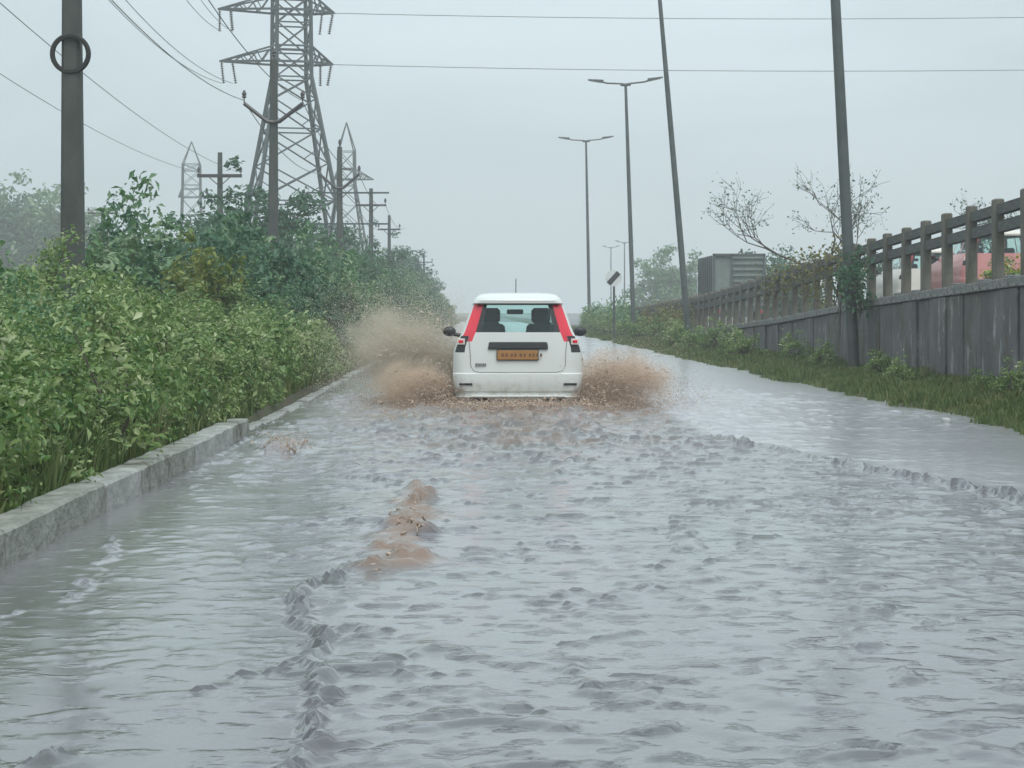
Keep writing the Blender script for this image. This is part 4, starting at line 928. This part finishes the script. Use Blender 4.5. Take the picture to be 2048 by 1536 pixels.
tag(link('grass', grass_mesh('grass', 120000, vx, .105), M['grass']), 'rough green grass and weeds on the verge below the retaining wall', 'grass', kind='stuff')
def vx2(n): return KX-.2-RNG.random(n)**1.4*3.2, 5+(RNG.random(n)**1.5)*70
tag(link('undergrowth', grass_mesh('undergrowth', 60000, vx2, .26), M['grass']), 'tangled grass and weeds between the kerb and the thicket', 'grass', kind='stuff')
# a pale stone on the verge edge
def stone(loc, s, label):
    bm = bmesh.new(); bmesh.ops.create_icosphere(bm, subdivisions=2, radius=s)
    for v in bm.verts: v.co *= .75+.5*mnoise.noise(v.co*6/s*.12+Vector(loc)); v.co.z *= .7
    me = bpy.data.meshes.new('stone'); bm.to_mesh(me); bm.free(); o = link('stone', me, M['stone']); o.location = loc; tag(o, label, 'stone')
q = px2w(1892, 846); stone((q[0], q[1], .02), .06, 'pale stone lying in the shallow water by the right verge')
q = px2w(495, 848); stone((q[0]-.05, q[1]+.2, .05), .09, 'dark broken lump of concrete at the end of the high kerb')

# ------------------------------------------------------------------ spray thrown up by the wheels: drops in flight
def drops(name, P, size, m, label, stretch=None):
    n = len(P); s = size.reshape(-1, 1, 1)
    base = np.array([[1, 1, 1], [1, -1, -1], [-1, 1, -1], [-1, -1, 1]], float)/1.7
    q = RNG.normal(size=(n, 3, 3)); q, _ = np.linalg.qr(q)
    V = np.einsum('ij,njk->nik', base, q)*s
    if stretch is not None: V = V+stretch[:, None, :]*np.array([0, 0, 0, 1])[None, :, None]*s*1.2
    V = (V+P[:, None, :]).reshape(-1, 3); i = np.arange(n)*4
    F = np.concatenate([np.stack([i, i+1, i+2], 1), np.stack([i, i+3, i+1], 1), np.stack([i, i+2, i+3], 1), np.stack([i+1, i+3, i+2], 1)])
    o = link(name, np_mesh(name, V, F), m); tag(o, label, 'spray', kind='stuff'); return o
def plume(n, origin, vx_, vy_, vz_, tmax, spread, jets=14, jit=.06):
    """ballistic jets: each jet is a fan of drops with nearly the same throw"""
    k = RNG.integers(0, jets, n)
    jv = np.stack([RNG.uniform(*vx_, jets), RNG.uniform(*vy_, jets), RNG.uniform(*vz_, jets)], 1)
    jo = np.array(origin)+RNG.normal(size=(jets, 3))*np.array(spread)
    t = RNG.random(n)**.75*tmax
    v = jv[k]*(1+RNG.normal(size=(n, 1))*.10)+RNG.normal(size=(n, 3))*.22
    P = jo[k]+v*t[:, None]; P[:, 2] -= 4.9*t*t; P += RNG.normal(size=(n, 3))*jit*(.3+t[:, None]*1.6)
    ok = P[:, 2] > .0; return P[ok], v[ok]
def ligaments(name, n, origin, vx_, vy_, vz_, tmax, spread, m, label, r=(.0018, .0065)):
    K, Sd = 6, 5
    o = np.array(origin)+RNG.normal(size=(n, 3))*np.array(spread)
    v = np.stack([RNG.uniform(*vx_, n), RNG.uniform(*vy_, n), RNG.uniform(*vz_, n)], 1)*(.55+.5*RNG.random((n, 1)))
    t0 = RNG.random(n)*tmax*.75; dt = (.015+.050*RNG.random(n)**2); t = t0[:, None]+dt[:, None]*np.linspace(0, 1, K)[None]
    P = o[:, None]+v[:, None]*t[..., None]; P[..., 2] -= 4.9*t*t; P += RNG.normal(size=P.shape)*.010
    T = np.gradient(P, axis=1); T /= np.linalg.norm(T, axis=2, keepdims=True)+1e-9
    U = np.cross(T, np.array([.3, 1, .2])); U /= np.linalg.norm(U, axis=2, keepdims=True)+1e-9; W = np.cross(T, U)
    rad = (r[0]+(r[1]-r[0])*RNG.random((n, 1))**2)*np.sin(np.linspace(.15, math.pi-.1, K))[None]*(.55+.9*RNG.random((n, K)))
    a = np.arange(Sd)*2*math.pi/Sd
    V = P[:, :, None]+rad[..., None, None]*(U[:, :, None]*np.cos(a)[None, None, :, None]+W[:, :, None]*np.sin(a)[None, None, :, None])
    keep = P[:, :, 2].min(1) > -.04; V = V[keep]; n = len(V)
    b = (np.arange(n)*K*Sd)[:, None, None]; i = np.arange(K-1)[None, :, None]; j = np.arange(Sd)[None, None]
    A = b+i*Sd+j; B = b+i*Sd+(j+1) % Sd; F = np.stack([A, B, B+Sd, A+Sd], -1).reshape(-1, 4)
    me = np_mesh(name, V.reshape(-1, 3), F); me.polygons.foreach_set('use_smooth', np.ones(len(me.polygons), dtype=bool))
    tag(link(name, me, m), label, 'spray', kind='stuff')
cx, cy = CAR.x, CAR.y
ligaments('splash', 2200, (cx-.80, cy+.45, .02), (-2.4, -.2), (-1.1, .3), (.7, 2.9), .44, (.12, .3, .02), M['mud_water'], 'wet strands of brown water flung from the left rear wheel')
ligaments('splash', 2600, (cx+.82, cy+.40, .02), (.2, 2.9), (-1.2, .3), (.7, 3.4), .52, (.12, .3, .02), M['mud_water'], 'wet strands of brown water flung from the right rear wheel')
ligaments('splash', 1500, (cx-.82, cy+2.9, .05), (-2.5, .0), (-.8, .4), (1.6, 4.9), .70, (.14, .3, .03), M['mist_drop'], 'pale strands of water in the tall spray from the front left wheel', (.004, .010))
ligaments('splash', 1200, (cx, cy-.2, .0), (-1.6, 1.6), (-1.8, .1), (.3, 1.3), .22, (.5, .35, .02), M['mud_water'], 'low wet splashes behind the rear bumper of the white car', (.006, .014))
ligaments('splash', 16, (-.40, 11.0, .03), (-.5, .5), (-.3, .6), (.3, 1.3), .22, (.06, 1.1, .01), M['mud_water'], 'wet strands leaping off the muddy gush in the middle of the road', (.004, .009))
ligaments('splash', 60, (-1.62, 16.6, .04), (-.5, .5), (-.3, .4), (.3, 1.2), .2, (.1, .2, .01), M['mud_water'], 'wet strands leaping off the small splash near the kerb end', (.004, .009))
# rear wheels, left and right: brown sheets
P1, v1 = plume(42000, (cx-.80, cy+.45, .02), (-2.6, -.3), (-1.2, .4), (.8, 2.7), .46, (.10, .3, .02), 26)
drops('spray', P1, .0020+.0065*RNG.random(len(P1))**4, M['mud_drop'], 'brown muddy spray thrown up on the left of the white car by its rear wheel')
P2, v2 = plume(56000, (cx+.80, cy+.40, .02), (.25, 3.0), (-1.4, .3), (.8, 3.4), .56, (.12, .3, .02), 30)
drops('spray', P2, .0020+.0065*RNG.random(len(P2))**4, M['mud_drop'], 'brown muddy spray thrown up on the right of the white car')
# front wheel, left: high pale sheet of fine drops
P3, v3 = plume(200000, (cx-.80, cy+2.9, .05), (-2.5, .1), (-.9, .5), (1.6, 4.75), .84, (.16, .35, .03), 90, .11)
drops('spray', P3, .0026+.0055*RNG.random(len(P3))**3, M['mist_drop'], 'tall pale tan sheet of fine spray from the front left wheel beside the thicket')
P4, v4 = plume(16000, (cx+.85, cy+3.0, .05), (.1, 1.8), (-.8, .5), (1.2, 3.1), .55, (.14, .35, .03), 30, .08)
drops('spray', P4, .003+.006*RNG.random(len(P4))**2, M['mist_drop'], 'thin pale spray from the front right wheel of the white car')
# low churn right behind the bumper
n = 9000; P5 = np.stack([cx+RNG.normal(size=n)*.75, cy-RNG.random(n)*1.6+.3, np.abs(RNG.normal(size=n))*.05], 1)
drops('spray', P5, .003+.007*RNG.random(n)**2, M['mud_drop'], 'low churned brown splashes under the rear bumper of the white car')
# drops leaping off the pothole gush and the hump beside the kerb
n = 70; u = RNG.random(n); P6 = np.stack([-.40+RNG.normal(size=n)*.085*(1-.4*u), 9.0+u*3.9, .05+np.abs(RNG.normal(size=n))*(.05+.09*u)], 1)
drops('spray', P6, .002+.004*RNG.random(n)**2, M['mud_drop'], 'brown drops leaping off the muddy gush in the middle of the road')
n = 500; P7 = np.stack([-1.62+RNG.normal(size=n)*.11, 16.6+RNG.normal(size=n)*.25, .05+np.abs(RNG.normal(size=n))*.06], 1)
drops('spray', P7, .003+.006*RNG.random(n)**2, M['mud_drop'], 'small splash of brown drops near the broken end of the kerb')

# fine mist hanging in the spray
def mist(name, c, r, dens, col, label, rz=0, seed=0):
    bm = bmesh.new(); bmesh.ops.create_icosphere(bm, subdivisions=4, radius=1)
    for v in bm.verts: v.co *= .82+.30*mnoise.noise(v.co*1.7+Vector((seed, 0, 0)))
    me = bpy.data.meshes.new(name); bm.to_mesh(me); bm.free(); o = link(name, me); o.location = c; o.scale = r; o.rotation_euler = (0, rz, 0); tag(o, label, 'mist', kind='stuff')
    m = bpy.data.materials.new(name); m.use_nodes = True; nt = m.node_tree; nt.nodes.remove(nt.nodes['Principled BSDF'])
    v = nt.nodes.new('ShaderNodeVolumePrincipled'); v.inputs['Color'].default_value = (*col, 1); v.inputs['Anisotropy'].default_value = .1
    tcn = nt.nodes.new('ShaderNodeTexCoord'); ln = nt.nodes.new('ShaderNodeVectorMath'); ln.operation = 'LENGTH'; nt.links.new(tcn.outputs['Object'], ln.inputs[0])
    fr = nt.nodes.new('ShaderNodeMapRange'); fr.interpolation_type = 'SMOOTHSTEP'; fr.inputs['From Min'].default_value = .95; fr.inputs['From Max'].default_value = .15; nt.links.new(ln.outputs['Value'], fr.inputs['Value'])
    nn = nt.nodes.new('ShaderNodeTexNoise'); nn.inputs['Scale'].default_value = 2.6; nn.inputs['Detail'].default_value = 4; nt.links.new(tcn.outputs['Object'], nn.inputs['Vector'])
    nr_ = nt.nodes.new('ShaderNodeMapRange'); nr_.inputs['From Min'].default_value = .36; nr_.inputs['From Max'].default_value = .66; nt.links.new(nn.outputs[0], nr_.inputs['Value'])
    mu = nt.nodes.new('ShaderNodeMath'); mu.operation = 'MULTIPLY'; nt.links.new(fr.outputs[0], mu.inputs[0]); nt.links.new(nr_.outputs[0], mu.inputs[1])
    m2 = nt.nodes.new('ShaderNodeMath'); m2.operation = 'MULTIPLY'; m2.inputs[1].default_value = dens; nt.links.new(mu.outputs[0], m2.inputs[0]); nt.links.new(m2.outputs[0], v.inputs['Density'])
    nt.links.new(v.outputs[0], nt.nodes['Material Output'].inputs['Volume']); me.materials.append(m)
mist('spray_mist', (-1.12, 27.9, .62), (1.05, 1.0, .72), 6.0, (.86, .78, .66), 'tan mist hanging in the tall spray beside the thicket', R(18), 2)
mist('spray_mist', (-.85, 25.3, .22), (.70, .7, .46), 9.0, (.84, .68, .53), 'brown mist in the spray at the left rear wheel of the white car', 0, 5)
mist('spray_mist', (1.75, 25.2, .28), (.92, .7, .55), 8.5, (.86, .69, .56), 'brown mist in the spray at the right rear wheel of the white car', 0, 8)

# ------------------------------------------------------------------ rain haze
hz = MB().box((0, 270, 15.6), (520, 760, 35.2)).build('haze', None); tag(hz, kind='stuff')
hm = bpy.data.materials.new('rain_haze'); hm.use_nodes = True; nt = hm.node_tree; nt.nodes.remove(nt.nodes['Principled BSDF'])
pv = nt.nodes.new('ShaderNodeVolumePrincipled'); pv.inputs['Color'].default_value = (.985, .99, 1.0, 1); pv.inputs['Density'].default_value = .0016; pv.inputs['Anisotropy'].default_value = .2
nt.links.new(pv.outputs[0], nt.nodes['Material Output'].inputs['Volume']); hz.data.materials.clear(); hz.data.materials.append(hm)
